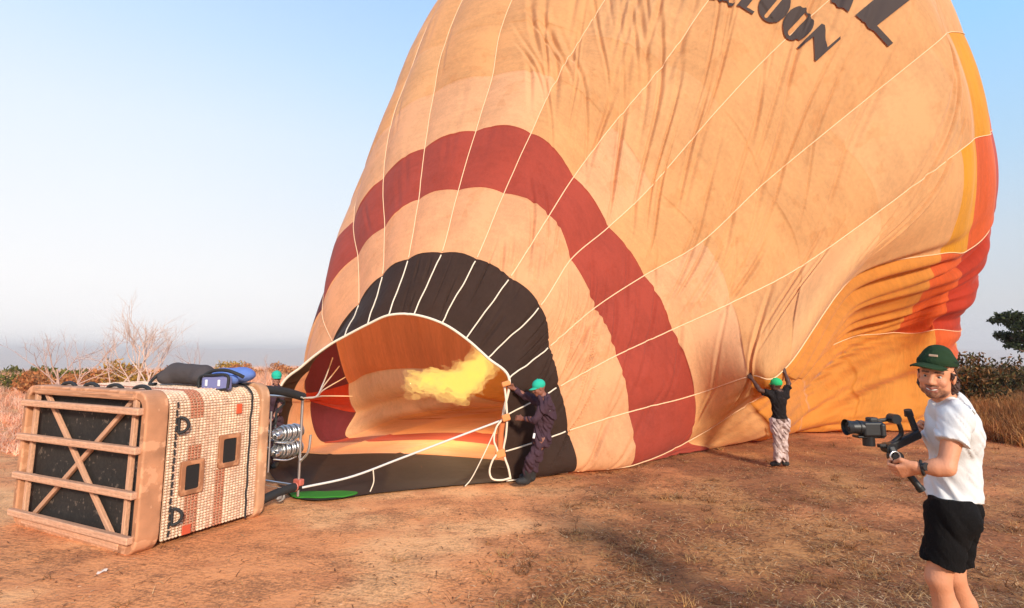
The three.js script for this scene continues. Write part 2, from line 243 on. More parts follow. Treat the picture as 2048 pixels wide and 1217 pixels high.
// lettering: flat dark cloth letters sewn on the surface
const samples = []; for (let u = 1; u <= 8; u += 0.1) for (let v = 4; v <= 8.9; v += 0.1) { samples.push([u, v, ...pixel(net(u, v))]); }
function uvAt(px, py) {
  let best = null, bd = 1e9; for (const s of samples) { const d = (s[2] - px) ** 2 + (s[3] - py) ** 2; if (d < bd) { bd = d; best = s; } }
  let [u, v] = best; const pr = (a, b) => pixel(net(a, b));
  for (let k = 0; k < 6; k++) { const [x, y] = pr(u, v), [xu, yu] = pr(u + 0.01, v), [xv, yv] = pr(u, v + 0.01), a = (xu - x) / 0.01, b = (xv - x) / 0.01, c = (yu - y) / 0.01, d = (yv - y) / 0.01, det = a * d - b * c; u += clamp((d * (px - x) - b * (py - y)) / det, -0.2, 0.2); v += clamp((a * (py - y) - c * (px - x)) / det, -0.2, 0.2); }
  return [u, v];
}
function letter(points, hole) {
  const s = new THREE.Shape(points.map(p => new THREE.Vector2(...p))); if (hole) s.holes.push(new THREE.Path(hole.map(p => new THREE.Vector2(...p))));
  let g = new THREE.ShapeGeometry(s), tris = []; { const p = g.attributes.position, ix = g.index.array; for (let i = 0; i < ix.length; i += 3) tris.push([0, 1, 2].map(k => [p.getX(ix[i + k]), p.getY(ix[i + k])])); }
  for (let more = true, n = 0; more && n < 16; n++) { more = false; const out = []; for (const t of tris) { let m = -1, ml = 3.2; for (let k = 0; k < 3; k++) { const a = t[k], b = t[(k + 1) % 3], l = Math.hypot(a[0] - b[0], a[1] - b[1]); if (l > ml) { ml = l; m = k; } } if (m < 0) out.push(t); else { more = true; const a = t[m], b = t[(m + 1) % 3], c = t[(m + 2) % 3], q = [(a[0] + b[0]) / 2, (a[1] + b[1]) / 2]; out.push([a, q, c], [q, b, c]); } } tris = out; }
  const cache = new Map(), pos = []; for (const t of tris) for (const q of t) { const key = q.join(); if (!cache.has(key)) { const [u, v] = uvAt(...q); cache.set(key, on(u, v, 0.04)); } const p = cache.get(key); pos.push(p.x, p.y, p.z); }
  g = new THREE.BufferGeometry(); g.setAttribute('position', new THREE.Float32BufferAttribute(pos, 3)); g = mergeVertices(g, 1e-4); g.computeVertexNormals(); return g;
}
const oval = (cx, cy, a, b, rot) => Array.from({ length: 28 }, (_, i) => { const t = i / 28 * 2 * Math.PI, x = a * Math.cos(t), y = b * Math.sin(t); return [cx + x * Math.cos(rot) - y * Math.sin(rot), cy + x * Math.sin(rot) + y * Math.cos(rot)]; });
const slot = (x0, y0, x1, y1, r) => { const a = Math.atan2(y1 - y0, x1 - x0), o = []; for (let k = 0; k <= 6; k++) { const t = a + Math.PI / 2 + k / 6 * Math.PI; o.push([x0 + r * Math.cos(t), y0 + r * Math.sin(t)]); } for (let k = 0; k <= 6; k++) { const t = a - Math.PI / 2 + k / 6 * Math.PI; o.push([x1 + r * Math.cos(t), y1 + r * Math.sin(t)]); } return o; };
const inkMat = std(lin(0.042, 0.024, 0.018), 0.85, { bumpMap: weaveTex, bumpScale: 0.01 });
for (const [pts, hole] of [
  [[[1413, -1], [1430, 5], [1434, -6], [1440, -16], [1424, -16]]],
  [[[1433, 5], [1441, -10], [1452, -28], [1474, -20], [1455, 8], [1466, 15], [1462, 20]]],
  [[[1469, 20], [1490, -4], [1512, -30], [1534, -20], [1505, 4], [1488, 25], [1503, 34], [1499, 39]]],
  [oval(1543, 20, 36, 30, -0.95), slot(1526, 42, 1558, 4, 3.6)],
  [oval(1592, 53, 34, 29, -0.9), slot(1577, 69, 1610, 34, 4.5)],
  [[[1591, 99], [1594, 103], [1620, 82], [1619, 130], [1623, 132], [1672, 88], [1670, 84], [1644, 106], [1642, 59], [1637, 55]]],
  [[[1659, 9], [1689, 34], [1704, 0], [1724, -45], [1686, -45], [1661, -4]]],
  [[[1701, 41], [1750, 0], [1796, -38], [1858, -30], [1817, 3.5], [1742, 63], [1776, 95], [1766, 102]]],
]) part('letter', letter(pts, hole), inkMat, balloon);
// ---------------------------------------------------------------- solid shapes from joined capsules, meshed with surface nets
const cap = (a, b, ra, rb = ra, k = 0.03, o = {}) => ({ a, b, ra, rb, k, d: b.clone().sub(a), ...o });
const ell = (c, r, k = 0.03, o = {}) => ({ c, r, k, ...o });
function dist(prims, x, y, z) {
  let s = 1e3;
  for (const q of prims) {
    let d;
    if (q.c) {
      let X = x - q.c.x, Y = y - q.c.y, Z = z - q.c.z;
      if (q.m) { const e = q.m.elements, a = X, b = Y, c = Z; X = e[0] * a + e[1] * b + e[2] * c; Y = e[4] * a + e[5] * b + e[6] * c; Z = e[8] * a + e[9] * b + e[10] * c; }
      const k0 = Math.hypot(X / q.r.x, Y / q.r.y, Z / q.r.z), k1 = Math.hypot(X / q.r.x ** 2, Y / q.r.y ** 2, Z / q.r.z ** 2); d = k0 < 1e-6 ? -Math.min(q.r.x, q.r.y, q.r.z) : k0 * (k0 - 1) / k1;
    } else {
      const px = x - q.a.x, py = y - q.a.y, pz = z - q.a.z, L = q.d.lengthSq(), raw = (px * q.d.x + py * q.d.y + pz * q.d.z) / Math.max(L, 1e-9), t = clamp(raw);
      d = Math.hypot(px - q.d.x * t, py - q.d.y * t, pz - q.d.z * t) - lerp(q.ra, q.rb, t);
      if (q.flat) d = Math.max(d, (raw - 1) * Math.sqrt(L));
    }
    if (q.cut) { const h = clamp(0.5 - 0.5 * (s + d) / q.k); s = lerp(s, -d, h) + q.k * h * (1 - h); continue; }
    if (d > s + q.k) continue; if (d < s - q.k) { s = d; continue; }
    const h = clamp(0.5 + 0.5 * (s - d) / q.k); s = lerp(s, d, h) - q.k * h * (1 - h);
  }
  return s;
}
function bounds(prims, pad = 0.03) { const b = new THREE.Box3(); for (const q of prims) { if (q.cut) continue; if (q.c) { const r = Math.max(q.r.x, q.r.y, q.r.z); b.expandByPoint(q.c.clone().addScalar(r)).expandByPoint(q.c.clone().addScalar(-r)); } else for (const [p, r] of [[q.a, q.ra], [q.b, q.rb]]) b.expandByPoint(p.clone().addScalar(r)).expandByPoint(p.clone().addScalar(-r)); } return b.expandByScalar(pad); }
function surface(f, box, cell, colour) {
  const nx = Math.ceil((box.max.x - box.min.x) / cell) + 1, ny = Math.ceil((box.max.y - box.min.y) / cell) + 1, nz = Math.ceil((box.max.z - box.min.z) / cell) + 1, o = box.min;
  const D = new Float32Array(nx * ny * nz), I = (i, j, k) => (k * ny + j) * nx + i;
  const step = 4; // coarse skip: a block far from the surface keeps its sign
  for (let k = 0; k < nz; k += step) for (let j = 0; j < ny; j += step) for (let i = 0; i < nx; i += step) {
    const c = f(o.x + (i + 1.5) * cell, o.y + (j + 1.5) * cell, o.z + (k + 1.5) * cell), far = Math.abs(c) > cell * 6.5 + 0.02;
    for (let c2 = k; c2 < Math.min(k + step, nz); c2++) for (let b = j; b < Math.min(j + step, ny); b++) for (let a = i; a < Math.min(i + step, nx); a++) D[I(a, b, c2)] = far ? c : f(o.x + a * cell, o.y + b * cell, o.z + c2 * cell);
  }
  const id = new Int32Array(nx * ny * nz).fill(-1), pos = [], idx = [];
  for (let k = 0; k < nz - 1; k++) for (let j = 0; j < ny - 1; j++) for (let i = 0; i < nx - 1; i++) {
    let m = 0; const v = []; for (let q = 0; q < 8; q++) { const d = D[I(i + (q & 1), j + (q >> 1 & 1), k + (q >> 2))]; v.push(d); if (d < 0) m |= 1 << q; }
    if (m === 0 || m === 255) continue;
    let x = 0, y = 0, z = 0, n = 0;
    for (let q = 0; q < 8; q++) for (const w of [1, 2, 4]) { if (q & w) continue; const r = q | w; if ((v[q] < 0) === (v[r] < 0)) continue; const t = v[q] / (v[q] - v[r]); x += (q & 1) + (w === 1 ? t : 0); y += (q >> 1 & 1) + (w === 2 ? t : 0); z += (q >> 2) + (w === 4 ? t : 0); n++; }
    id[I(i, j, k)] = pos.length / 3; pos.push(o.x + (i + x / n) * cell, o.y + (j + y / n) * cell, o.z + (k + z / n) * cell);
  }
  const quad = (a, b, c, d, flip) => { if (a < 0 || b < 0 || c < 0 || d < 0) return; flip ? idx.push(a, c, b, a, d, c) : idx.push(a, b, c, a, c, d); };
  for (let k = 1; k < nz - 1; k++) for (let j = 1; j < ny - 1; j++) for (let i = 1; i < nx - 1; i++) {
    const s = D[I(i, j, k)] < 0;
    if (s !== D[I(i + 1, j, k)] < 0) quad(id[I(i, j - 1, k - 1)], id[I(i, j, k - 1)], id[I(i, j, k)], id[I(i, j - 1, k)], !s);
    if (s !== D[I(i, j + 1, k)] < 0) quad(id[I(i - 1, j, k - 1)], id[I(i - 1, j, k)], id[I(i, j, k)], id[I(i, j, k - 1)], !s);
    if (s !== D[I(i, j, k + 1)] < 0) quad(id[I(i - 1, j - 1, k)], id[I(i, j - 1, k)], id[I(i, j, k)], id[I(i - 1, j, k)], !s);
  }
  const nor = [], e = cell * 0.6, uv = [], col = [];
  for (let i = 0; i < pos.length; i += 3) {
    const x = pos[i], y = pos[i + 1], z = pos[i + 2], n = V(f(x + e, y, z) - f(x - e, y, z), f(x, y + e, z) - f(x, y - e, z), f(x, y, z + e) - f(x, y, z - e)).normalize();
    nor.push(n.x, n.y, n.z); uv.push((x + z) * 3, y * 3); if (colour) { const c = colour(x, y, z); col.push(c.r, c.g, c.b); }
  }
  const g = new THREE.BufferGeometry(); g.setAttribute('position', new THREE.Float32BufferAttribute(pos, 3)); g.setAttribute('normal', new THREE.Float32BufferAttribute(nor, 3)); g.setAttribute('uv', new THREE.Float32BufferAttribute(uv, 2)); if (colour) g.setAttribute('color', new THREE.Float32BufferAttribute(col, 3)); g.setIndex(idx); return g;
}
const solid = (prims, cell, colour, pad) => surface((x, y, z) => dist(prims, x, y, z), bounds(prims, pad), cell, colour);
const weave2 = texture(256, (u, v) => { const b = 0.5 + 0.35 * (tfbm(u, v, 40, 2, 41) - 0.5) + 0.25 * (tfbm(u, v, 7, 4, 42) - 0.5); return [b, b, b]; });
const clothMat = (c, more = {}) => new THREE.MeshPhysicalMaterial({ color: c, roughness: 0.95, side: THREE.DoubleSide, bumpMap: weave2, bumpScale: 0.007, specularIntensity: 0.25, ...more });
// ---------------------------------------------------------------- basket lying on its side
const BPOS = V(-4.664, 0, -7.21), BTURN = -0.466, BW = 1.28, BH = 1.64, BL = 0.778;
const woodMat = (() => { const t = texture(256, (u, v) => { const g = tfbm(u, (v * 1) % 1, 6, 4, 51), f = tfbm((u * 8) % 1, v, 8, 3, 52); let b = 0.9 + 0.25 * (g - 0.5) + 0.22 * (f - 0.5); return [b, b * 0.98, b * 0.95]; }); t.colorSpace = THREE.SRGBColorSpace; return std(lin(0.74, 0.41, 0.26), 0.75, { map: t, bumpMap: t, bumpScale: 0.006 }); })();
const leatherTex = texture(512, (u, v) => { const g = tfbm(u, v, 4, 5, 61), w = smooth(0.5, 0.66, tfbm(u, v, 11, 5, 62)); const b = 0.85 + 0.4 * (g - 0.5) + 0.18 * w; return [b, b * (0.97 + 0.06 * w), b * (0.94 + 0.12 * w)]; });
leatherTex.colorSpace = THREE.SRGBColorSpace;
const leatherMat = std(lin(0.63, 0.30, 0.155), 0.75, { map: leatherTex, bumpMap: leatherTex, bumpScale: 0.008 });
const hideMat = std(lin(0.50, 0.22, 0.105), 0.65, { map: leatherTex, bumpMap: leatherTex, bumpScale: 0.006 });
const darkPanel = (() => { const t = texture(512, (u, v) => { const s = smooth(0.68, 0.75, tfbm(u, v, 26, 4, 71)) * smooth(0.45, 0.6, tfbm(u, v, 5, 3, 72)); const b = 0.10 + 0.05 * tfbm(u, v, 6, 4, 73) + 0.22 * s + 0.10 * (tfbm(u, v, 40, 3, 75) - 0.5); return [b * 1.05, b * 0.9, b * 0.78]; }); t.colorSpace = THREE.SRGBColorSpace; return std(0xffffff, 0.8, { map: t }); })();
const blackMat = std(lin(0.018, 0.017, 0.017), 0.75), steelMat = std(lin(0.62, 0.61, 0.60), 0.32, { metalness: 0.9 }), greyMat = std(lin(0.38, 0.36, 0.34), 0.5, { metalness: 0.5 });
function ring(w, h, r, hole, depth, bevel = 0.012) { // rounded frame, w x h, standing on y = 0, extruded along z
  const path = (S, x0, y0, x1, y1, r) => { S.moveTo(x0 + r, y0); S.lineTo(x1 - r, y0); S.quadraticCurveTo(x1, y0, x1, y0 + r); S.lineTo(x1, y1 - r); S.quadraticCurveTo(x1, y1, x1 - r, y1); S.lineTo(x0 + r, y1); S.quadraticCurveTo(x0, y1, x0, y1 - r); S.lineTo(x0, y0 + r); S.quadraticCurveTo(x0, y0, x0 + r, y0); return S; };
  const s = path(new THREE.Shape(), -w / 2, 0, w / 2, h, r); if (hole) s.holes.push(path(new THREE.Path(), -w / 2 + hole, hole, w / 2 - hole, h - hole, Math.max(r - hole, 0.03)));
  return new THREE.ExtrudeGeometry(s, { depth, bevelEnabled: bevel > 0, bevelThickness: bevel, bevelSize: bevel, bevelSegments: 3, curveSegments: 10 });
}
const basket = thing('balloon_basket', 'large wicker passenger basket lying on its side, wooden base rails facing out', 'basket', BPOS, BTURN);
const RC = 0.2;
part('wicker_wall', ring(BW * 2 - 0.07, BH - 0.07, RC, 0.05, BL * 2 - 0.16, 0).translate(0, 0.035, -BL + 0.06), std(lin(0.26, 0.13, 0.075), 0.9), basket);
part('floor_panel', ring(BW * 2 - 0.16, BH - 0.16, 0.14, 0, 0.03, 0.004).translate(0, 0.08, BL - 0.15), darkPanel, basket);
part('leather_base_trim', ring(BW * 2, BH, RC, 0.055, 0.20, 0.02).translate(0, 0, BL - 0.22), leatherMat, basket);
part('rim_padding', ring(BW * 2 + 0.005, BH, RC, 0.09, 0.07, 0.03).translate(0, 0, -BL + 0.03), std(lin(0.66, 0.36, 0.2), 0.7, { map: leatherTex }), basket);
{
  const Z = BL + 0.028;
  for (const [y0, y1, l, r] of [[1.445, 1.45, -1.22, 1.25], [1.035, 1.05, -1.24, 1.26], [0.575, 0.60, -1.25, 1.26], [0.135, 0.155, -1.26, 1.25]]) part('base_rail', beam(V(l, y0, Z), V(r, y1, Z), 0.07, 0.075, V(0, 1, 0), 0.012), woodMat, basket);
  part('base_runner', beam(V(-1.05, 0.05, BL - 0.03), V(1.0, 0.05, BL - 0.03), 0.07, 0.075, V(0, 1, 0), 0.015), woodMat, basket);
  part('top_runner', beam(V(-1.05, BH - 0.05, BL - 0.02), V(1.05, BH - 0.05, BL - 0.02), 0.06, 0.07, V(0, 1, 0), 0.015), leatherMat, basket);
  part('base_upright', beam(V(-1.06, 0.06, BL - 0.035), V(-1.04, 1.58, BL - 0.035), 0.055, 0.05, V(0, 0, 1)), woodMat, basket);
  part('base_upright', beam(V(1.03, 0.06, BL - 0.035), V(1.05, 1.58, BL - 0.035), 0.055, 0.05, V(0, 0, 1)), woodMat, basket);
  part('base_brace', beam(V(-0.88, 1.56, BL - 0.06), V(0.84, 0.06, BL - 0.06), 0.055, 0.045, V(0, 0, 1)), woodMat, basket);
  part('base_brace', beam(V(0.92, 1.56, BL - 0.085), V(-0.94, 0.12, BL - 0.085), 0.055, 0.045, V(0, 0, 1)), woodMat, basket);
}
{ // woven strands round the right side and the top: short proud pieces in columns between the stakes
  const R = rng(5), path = s => { // along the outside: up the right side, round the corner, along the top to the left
    const w = BW - 0.03, h = BH - 0.03, up = h - RC - 0.03, arc = RC * Math.PI / 2;
    if (s < up) return [V(w, 0.06 + s, 0), V(1, 0, 0)];
    if (s < up + arc) { const t = (s - up) / RC; return [V(w - RC + RC * Math.cos(t), h - RC + RC * Math.sin(t), 0), V(Math.cos(t), Math.sin(t), 0)]; }
    return [V(w - RC - (s - up - arc), h, 0), V(0, 1, 0)];
  };
  const total = BH - 0.06 - RC + RC * 1.57 + BW * 2 - RC * 2 + 0.2, cols = 29, z0 = BL - 0.27, z1 = -BL + 0.13, rows = Math.floor(total / 0.030), list = [];
  for (let c = 0; c < cols; c++) for (let r = 0; r < rows; r++) list.push([c, r]);
  const g = new THREE.SphereGeometry(1, 7, 6), m = new THREE.InstancedMesh(g, std(0xffffff, 0.7), list.length), M = new THREE.Matrix4(), C = new THREE.Color();
  const cream = lin(0.88, 0.66, 0.46), pink = lin(0.72, 0.43, 0.29), red = lin(0.46, 0.135, 0.06), brown = lin(0.34, 0.17, 0.09);
  list.forEach(([c, r], i) => {
    const s = (r + 0.5) * total / rows, [p, n] = path(s), t = new THREE.Vector3().crossVectors(n, V(0, 0, 1)), z = lerp(z0, z1, (c + 0.5) / cols), odd = (c + r) % 2;
    p.addScaledVector(n, (odd ? 0.010 : 0.006) + 0.003 * R()); p.z = z + 0.006 * (R() - 0.5);
    M.makeBasis(t.clone().multiplyScalar(0.0155), n.clone().multiplyScalar(0.016), V(0, 0, 0.0185 + 0.0025 * R())).setPosition(p); m.setMatrixAt(i, M);
    const fz = c / cols; let k = R(), col = fz > 0.2 && fz < 0.33 ? (s < 0.95 || s > 1.25 ? 0.85 : 0.35) : fz > 0.5 && fz < 0.62 ? (s < 0.62 ? 0.8 : 0.1) : c % 4 === 1 ? 0.2 : 0.03;
    if (fbm(c * 0.6, s * 3, 7) > 0.6) col += 0.15;
    const blot = smooth(0.42, 0.62, fbm(c * 0.45, s * 2.6, 11)), rd = smooth(0.25, 0.75, col + 0.8 * (fbm(c * 0.8, s * 5, 17) - 0.5)); C.copy(cream).lerp(pink, 0.12 + 0.5 * blot * (fz > 0.3 ? 1 : 0.5) + 0.12 * (c % 3)).lerp(red, rd * 0.9).multiplyScalar(0.74 + 0.32 * R()); m.setColorAt(i, C);
  });
  m.name = 'wicker_weave'; tag(m, 'cream and red brown woven wicker strands', null, null, 'stuff'); m.castShadow = m.receiveShadow = true; basket.add(m);
  const stake = []; for (let c = 0; c <= cols; c++) { const z = lerp(z0, z1, c / cols), pts = []; for (let s = 0.02; s < total; s += 0.12) { const [p, n] = path(s); p.addScaledVector(n, 0.012); p.z = z; pts.push(p); } stake.push(tube(pts, 0.006, 5, pts.length * 2)); }
  const st = part('wicker_stakes', stake, std(lin(0.50, 0.30, 0.18), 0.8), basket); tag(st, null, null, null, 'stuff');
}
for (const [z, y, w, h] of [[0.215, 0.68, 0.26, 0.36], [-0.235, 0.90, 0.27, 0.37]]) { // step holes: near-black plates painted as the shade inside
  const f = ring(w, h, 0.02, 0.042, 0.022, 0.006).rotateY(Math.PI / 2).translate(BW - 0.005, y - h / 2, z), p = part('step_frame', f, hideMat, basket);
  const b = part('step_hole_shade', rbox(0.012, h - 0.08, w - 0.08, 0.004, BW + 0.002, y, z), std(lin(0.012, 0.01, 0.009), 0.9), p);
}
{ // black lacing, cord, carrying loops, red tab
  const R = rng(9);
  for (let y = 0.1; y < 1.5; y += 0.085) part('lacing', bar(V(BW + 0.012, y, BL - 0.33 - 0.012 * R()), V(BW + 0.012, y + 0.062, BL - 0.33 - 0.012 * R()), 0.011, 6), blackMat, basket);
  const c = []; for (let y = 0.05; y < 1.6; y += 0.1) c.push(V(BW + 0.014 + 0.004 * R(), y, -0.5 + 0.016 * (R() - 0.5))); c.push(V(BW - 0.12, BH + 0.01, -0.49), V(0.3, BH + 0.015, -0.5)); part('cord', tube(c, 0.012, 6), blackMat, basket);
  for (const [y, z] of [[1.27, 0.42], [0.30, 0.42]]) { const p = []; for (let k = 0; k <= 8; k++) { const t = k / 8 * Math.PI; p.push(V(BW + 0.02 + 0.06 * Math.sin(t), y - 0.085 * Math.cos(t), z - 0.075 * Math.sin(t))); } part('carry_loop', [tube(p, 0.017, 7), bar(V(BW + 0.02, y - 0.085, z), V(BW + 0.02, y + 0.085, z), 0.014, 7)], blackMat, basket); }
  for (const x of [-0.62, -0.12, 0.38, 0.9]) { const p = []; for (let k = 0; k <= 8; k++) { const t = k / 8 * Math.PI; p.push(V(x - 0.15 * Math.cos(t), BH + 0.005 + 0.05 * Math.sin(t), BL - 0.16)); } part('rope_handle', tube(p, 0.022, 7), blackMat, basket); }
  part('tab', rbox(0.014, 0.12, 0.075, 0.006, BW + 0.016, 1.38, -0.33), std(lin(0.62, 0.09, 0.03), 0.7), basket);
  part('tab', rbox(0.012, 0.10, 0.10, 0.006, BW + 0.012, 0.12, 0.24), std(lin(0.55, 0.08, 0.03), 0.7), basket);
}
// ---------------------------------------------------------------- burner on its frame
{
  const b = thing('balloon_burner', 'twin chrome burner on a steel frame between basket and balloon mouth', 'burner', BPOS, BTURN), z = -1.5;
  for (const x of [-1.1, 1.1]) part('frame_post', bar(V(x, 0.06, z), V(x, 1.44, z), 0.02), steelMat, b);
  part('frame_bar', bar(V(-1.1, 1.42, z), V(1.1, 1.42, z), 0.018), steelMat, b); part('frame_bar', bar(V(-1.1, 0.2, z), V(1.1, 0.2, z), 0.018), steelMat, b);
  part('load_brace', tube([V(1.1, 0.52, z), V(1.22, 0.66, z - 0.03), V(1.24, 0.9, z - 0.05)], 0.018, 8), steelMat, b);
  for (const [x, y0, y1] of [[1.13, BH - 0.06, 1.43], [1.12, 0.14, 0.2], [-1.13, BH - 0.06, 1.43], [-1.12, 0.14, 0.2]]) part('support_sleeve', tube([V(x, y0, -BL - 0.02), V(x, (y0 + y1) / 2 + 0.02, (-BL + z) / 2), V(x * 0.98, y1, z)], 0.058, 10), blackMat, b);
  part('scuff_panel', new RoundedBoxGeometry(0.03, 1.2, 0.42, 2, 0.01).translate(0.55, 0.85, -1.08), blackMat, b);
  part('support_rod', bar(V(1.16, 0.5, -0.92), V(1.16, 1.28, -0.92), 0.014), steelMat, b);
  for (const y of [0.93, 0.70]) {
    const can = [], cz = -1.42, cx = 0.93, c = (r, z0, z1) => can.push(new THREE.CylinderGeometry(r, r, Math.abs(z1 - z0), 20, 1).rotateX(Math.PI / 2).translate(cx, y, (z0 + z1) / 2));
    c(0.075, -1.2, -1.28); c(0.05, -1.12, -1.2); c(0.06, -1.28, -1.62); c(0.09, -1.62, -1.64);
    const u = part('burner_can', can, steelMat, b), coil = []; for (let k = 0; k < 7; k++) coil.push(new THREE.TorusGeometry(0.088 + (k % 2) * 0.012, 0.017, 8, 22).translate(cx, y, -1.30 - k * 0.046)); part('coil', coil, steelMat, u);
    part('valve', [bar(V(cx - 0.14, y + 0.03, -1.16), V(cx + 0.14, y - 0.01, -1.17), 0.022, 10), rbox(0.06, 0.05, 0.07, 0.012, cx + 0.12, y - 0.02, -1.14), new THREE.SphereGeometry(0.035, 12, 8).translate(cx - 0.1, y + 0.05, -1.15)], std(lin(0.7, 0.68, 0.66), 0.25, { metalness: 0.95 }), u);
    part('pilot_pipe', tube([V(cx + 0.05, y - 0.09, -1.15), V(cx + 0.13, y - 0.12, -1.3), V(cx + 0.1, y - 0.11, -1.5)], 0.012, 6), steelMat, u);
  }
  part('cross_bar', [bar(V(0.7, 0.815, -1.3), V(1.16, 0.815, -1.3), 0.02), bar(V(0.76, 0.58, -1.34), V(0.76, 1.05, -1.34), 0.014)], greyMat, b);
  part('hose', tube([V(0.82, 1.0, -1.2), V(0.98, 1.1, -1.15), V(0.94, 1.24, -1.2), V(1.02, 1.36, -1.25), V(1.08, 1.42, -1.1)], 0.018, 8), blackMat, b);
  part('hose', tube([V(0.85, 0.66, -1.15), V(0.9, 0.5, -1.0), V(1.0, 0.3, -0.9), V(1.05, 0.25, -0.8)], 0.018, 8), blackMat, b);
  part('stay_cable', tube([V(1.15, 1.0, -0.86), V(1.02, 0.86, -1.15), V(0.95, 0.82, -1.3)], 0.008, 6), steelMat, b); part('stay_cable', tube([V(1.17, 0.36, -0.84), V(1.12, 0.24, -1.2), V(1.1, 0.2, -1.45)], 0.008, 6), steelMat, b);
  part('shackle', [new THREE.TorusGeometry(0.05, 0.016, 8, 16).translate(1.1, 0.2, z + 0.06), rbox(0.14, 0.09, 0.09, 0.02, 1.1, 0.25, z)], std(lin(0.5, 0.12, 0.08), 0.5), b);
  part('shackle', [new THREE.TorusGeometry(0.055, 0.018, 8, 16).rotateY(0.6).translate(1.08, 0.12, z + 0.3), rbox(0.2, 0.06, 0.08, 0.02, 1.06, 0.13, z + 0.36)], greyMat, b);
}
{ // flame shooting from the burner into the envelope
  const b = [[968, 710, 10.4, 0.10], [962, 726, 10.4, 0.15], [952, 744, 10.5, 0.19], [935, 760, 10.6, 0.21], [912, 766, 10.7, 0.20], [886, 766, 10.8, 0.17], [862, 764, 10.9, 0.14], [842, 771, 11, 0.13], [822, 764, 11.1, 0.07], [922, 780, 10.6, 0.10]];
  const prims = b.map(([x, y, d, r]) => { const c = at(x, y, d); return ell(c, V(r, r, r), 0.14); });
  const f = (g, n) => (x, y, z) => dist(prims, x, y, z) + g + n * (fbm(x * 3.4, y * 3.4, z * 3.4, 4) - 0.5) + 0.10 * (fbm(x * 9, y * 9, z * 9, 4) - 0.5);
  const t = thing('burner_flame', 'bright yellow burner flame inside the balloon mouth', 'flame');
  const glow = (r, g, b, k, o) => new THREE.MeshStandardMaterial({ color: 0x000000, emissive: new THREE.Color(r, g, b), emissiveIntensity: k, roughness: 1, transparent: o < 1, opacity: o });
  for (let k = 0; k < 7; k++) { const g = 0.06 - k * 0.026, w = 0.20 + k * 0.05, q = 31 * k, m = glow(1, 0.80 - 0.045 * k, 0.10 + 0.012 * k, 1.0, 0.34 - 0.042 * k), ff = (x, y, z) => dist(prims, x, y, z) + g + w * (fbm((x - y * 0.4) * 1.9 + k * 0.3, (y + x * 0.35) * 5.2, z * 3.4, 4) - 0.5) + (0.10 + 0.02 * k) * (fbm((x - y * 0.4) * 5 + q, (y + x * 0.35) * 14, z * 9, 4) - 0.5); part(k < 3 ? 'flame_core' : 'flame_wisp', surface(ff, bounds(prims, 0.34), 0.032), m, t); }
  const l = new THREE.PointLight(new THREE.Color(1, 0.66, 0.34), 19, 0, 2); l.position.copy(at(918, 764, 12.6)); l.shadow.radius = 1; l.castShadow = true; scene.add(l);
}
{ // wires, ropes and straps of the balloon that run to the burner frame and down the right of the mouth
  const P2 = pts => pts.map(p => at(...p));
  part('flying_wire', tube(P2([[604, 976, 7.66], [700, 955, 7.95], [800, 918, 8.2], [905, 878, 8.45], [1004, 841, 8.68]]), 0.016, 8), std(lin(0.62, 0.57, 0.52), 0.7), balloon);
  for (const e of [[704, 793, 13], [690, 755, 12.6], [678, 733, 12.6], [665, 716, 11.6]]) part('flying_wire', tube(P2([[607, 797, 7.66], [630, 795, 8.2], [645, lerp(793, e[1], 0.3), 9.4], e]), 0.012, 6), ropeMat, balloon);
  part('flying_wire', tube(P2([[607, 797, 7.66], [580, 788, 8.4], [557, 786, 9.5]]), 0.012, 6), ropeMat, balloon);
  part('mouth_rope', tube(P2([[1008, 766, 8.66], [1012, 800, 8.64], [1014, 838, 8.62], [1012, 870, 8.62], [1007, 905, 8.62], [1017, 938, 8.6], [1021, 958, 8.6]]), 0.017, 8), ropeMat, balloon);
  part('mouth_rope', tube(P2([[1006, 838, 8.6], [993, 855, 8.58], [988, 882, 8.56], [995, 905, 8.56], [985, 922, 8.54], [979, 944, 8.54], [984, 958, 8.54], [1003, 961, 8.58], [1020, 957, 8.6]]), 0.015, 8), ropeMat, balloon);
  const strap = std(lin(0.72, 0.26, 0.08), 0.8);
  for (const [x, y, w, h] of [[1012, 836, 0.13, 0.11], [1001, 908, 0.15, 0.13], [1012, 768, 0.14, 0.08]]) { const p = at(x, y, 8.57); part('strap', new RoundedBoxGeometry(w, h, 0.06, 3, 0.025).rotateZ(0.3).translate(p.x, p.y, p.z), strap, balloon); }
  part('strap', tube(P2([[1005, 843, 8.66], [1001, 870, 8.66], [1000, 905, 8.64]]), 0.05, 8), std(lin(0.55, 0.16, 0.05), 0.85), balloon);
  part('trailing_line', tube(P2([[996, 848, 8.6], [965, 915, 8.5], [940, 962, 8.45], [930, 973, 8.42]]), 0.009, 6), ropeMat, balloon);
  part('trailing_line', tube(P2([[746, 940, 8.05], [747, 965, 8.05], [740, 984, 8.02]]), 0.009, 6), ropeMat, balloon);
}
{ // green mat under the mouth
  const pts = []; for (let k = 0; k < 40; k++) { const t = k / 40 * 2 * Math.PI; pts.push(new THREE.Vector2(0.46 * Math.cos(t) * (1 + 0.10 * Math.sin(3 * t)), 0.20 * Math.sin(t) * (1 + 0.22 * Math.cos(2 * t) + 0.08 * Math.sin(7 * t)))); }
  const g = new THREE.ExtrudeGeometry(new THREE.Shape(pts), { depth: 0.012, bevelEnabled: true, bevelThickness: 0.004, bevelSize: 0.004, bevelSegments: 1 }).rotateX(-Math.PI / 2);
  
  const p = at(645, 996, 7.90); const m = part('ground_mat', g.rotateY(0.06).translate(p.x, 0.03, p.z), clothMat(lin(0.04, 0.20, 0.025))); tag(m, 'bright green ground mat peeping out under the black mouth cloth', 'mat');
}
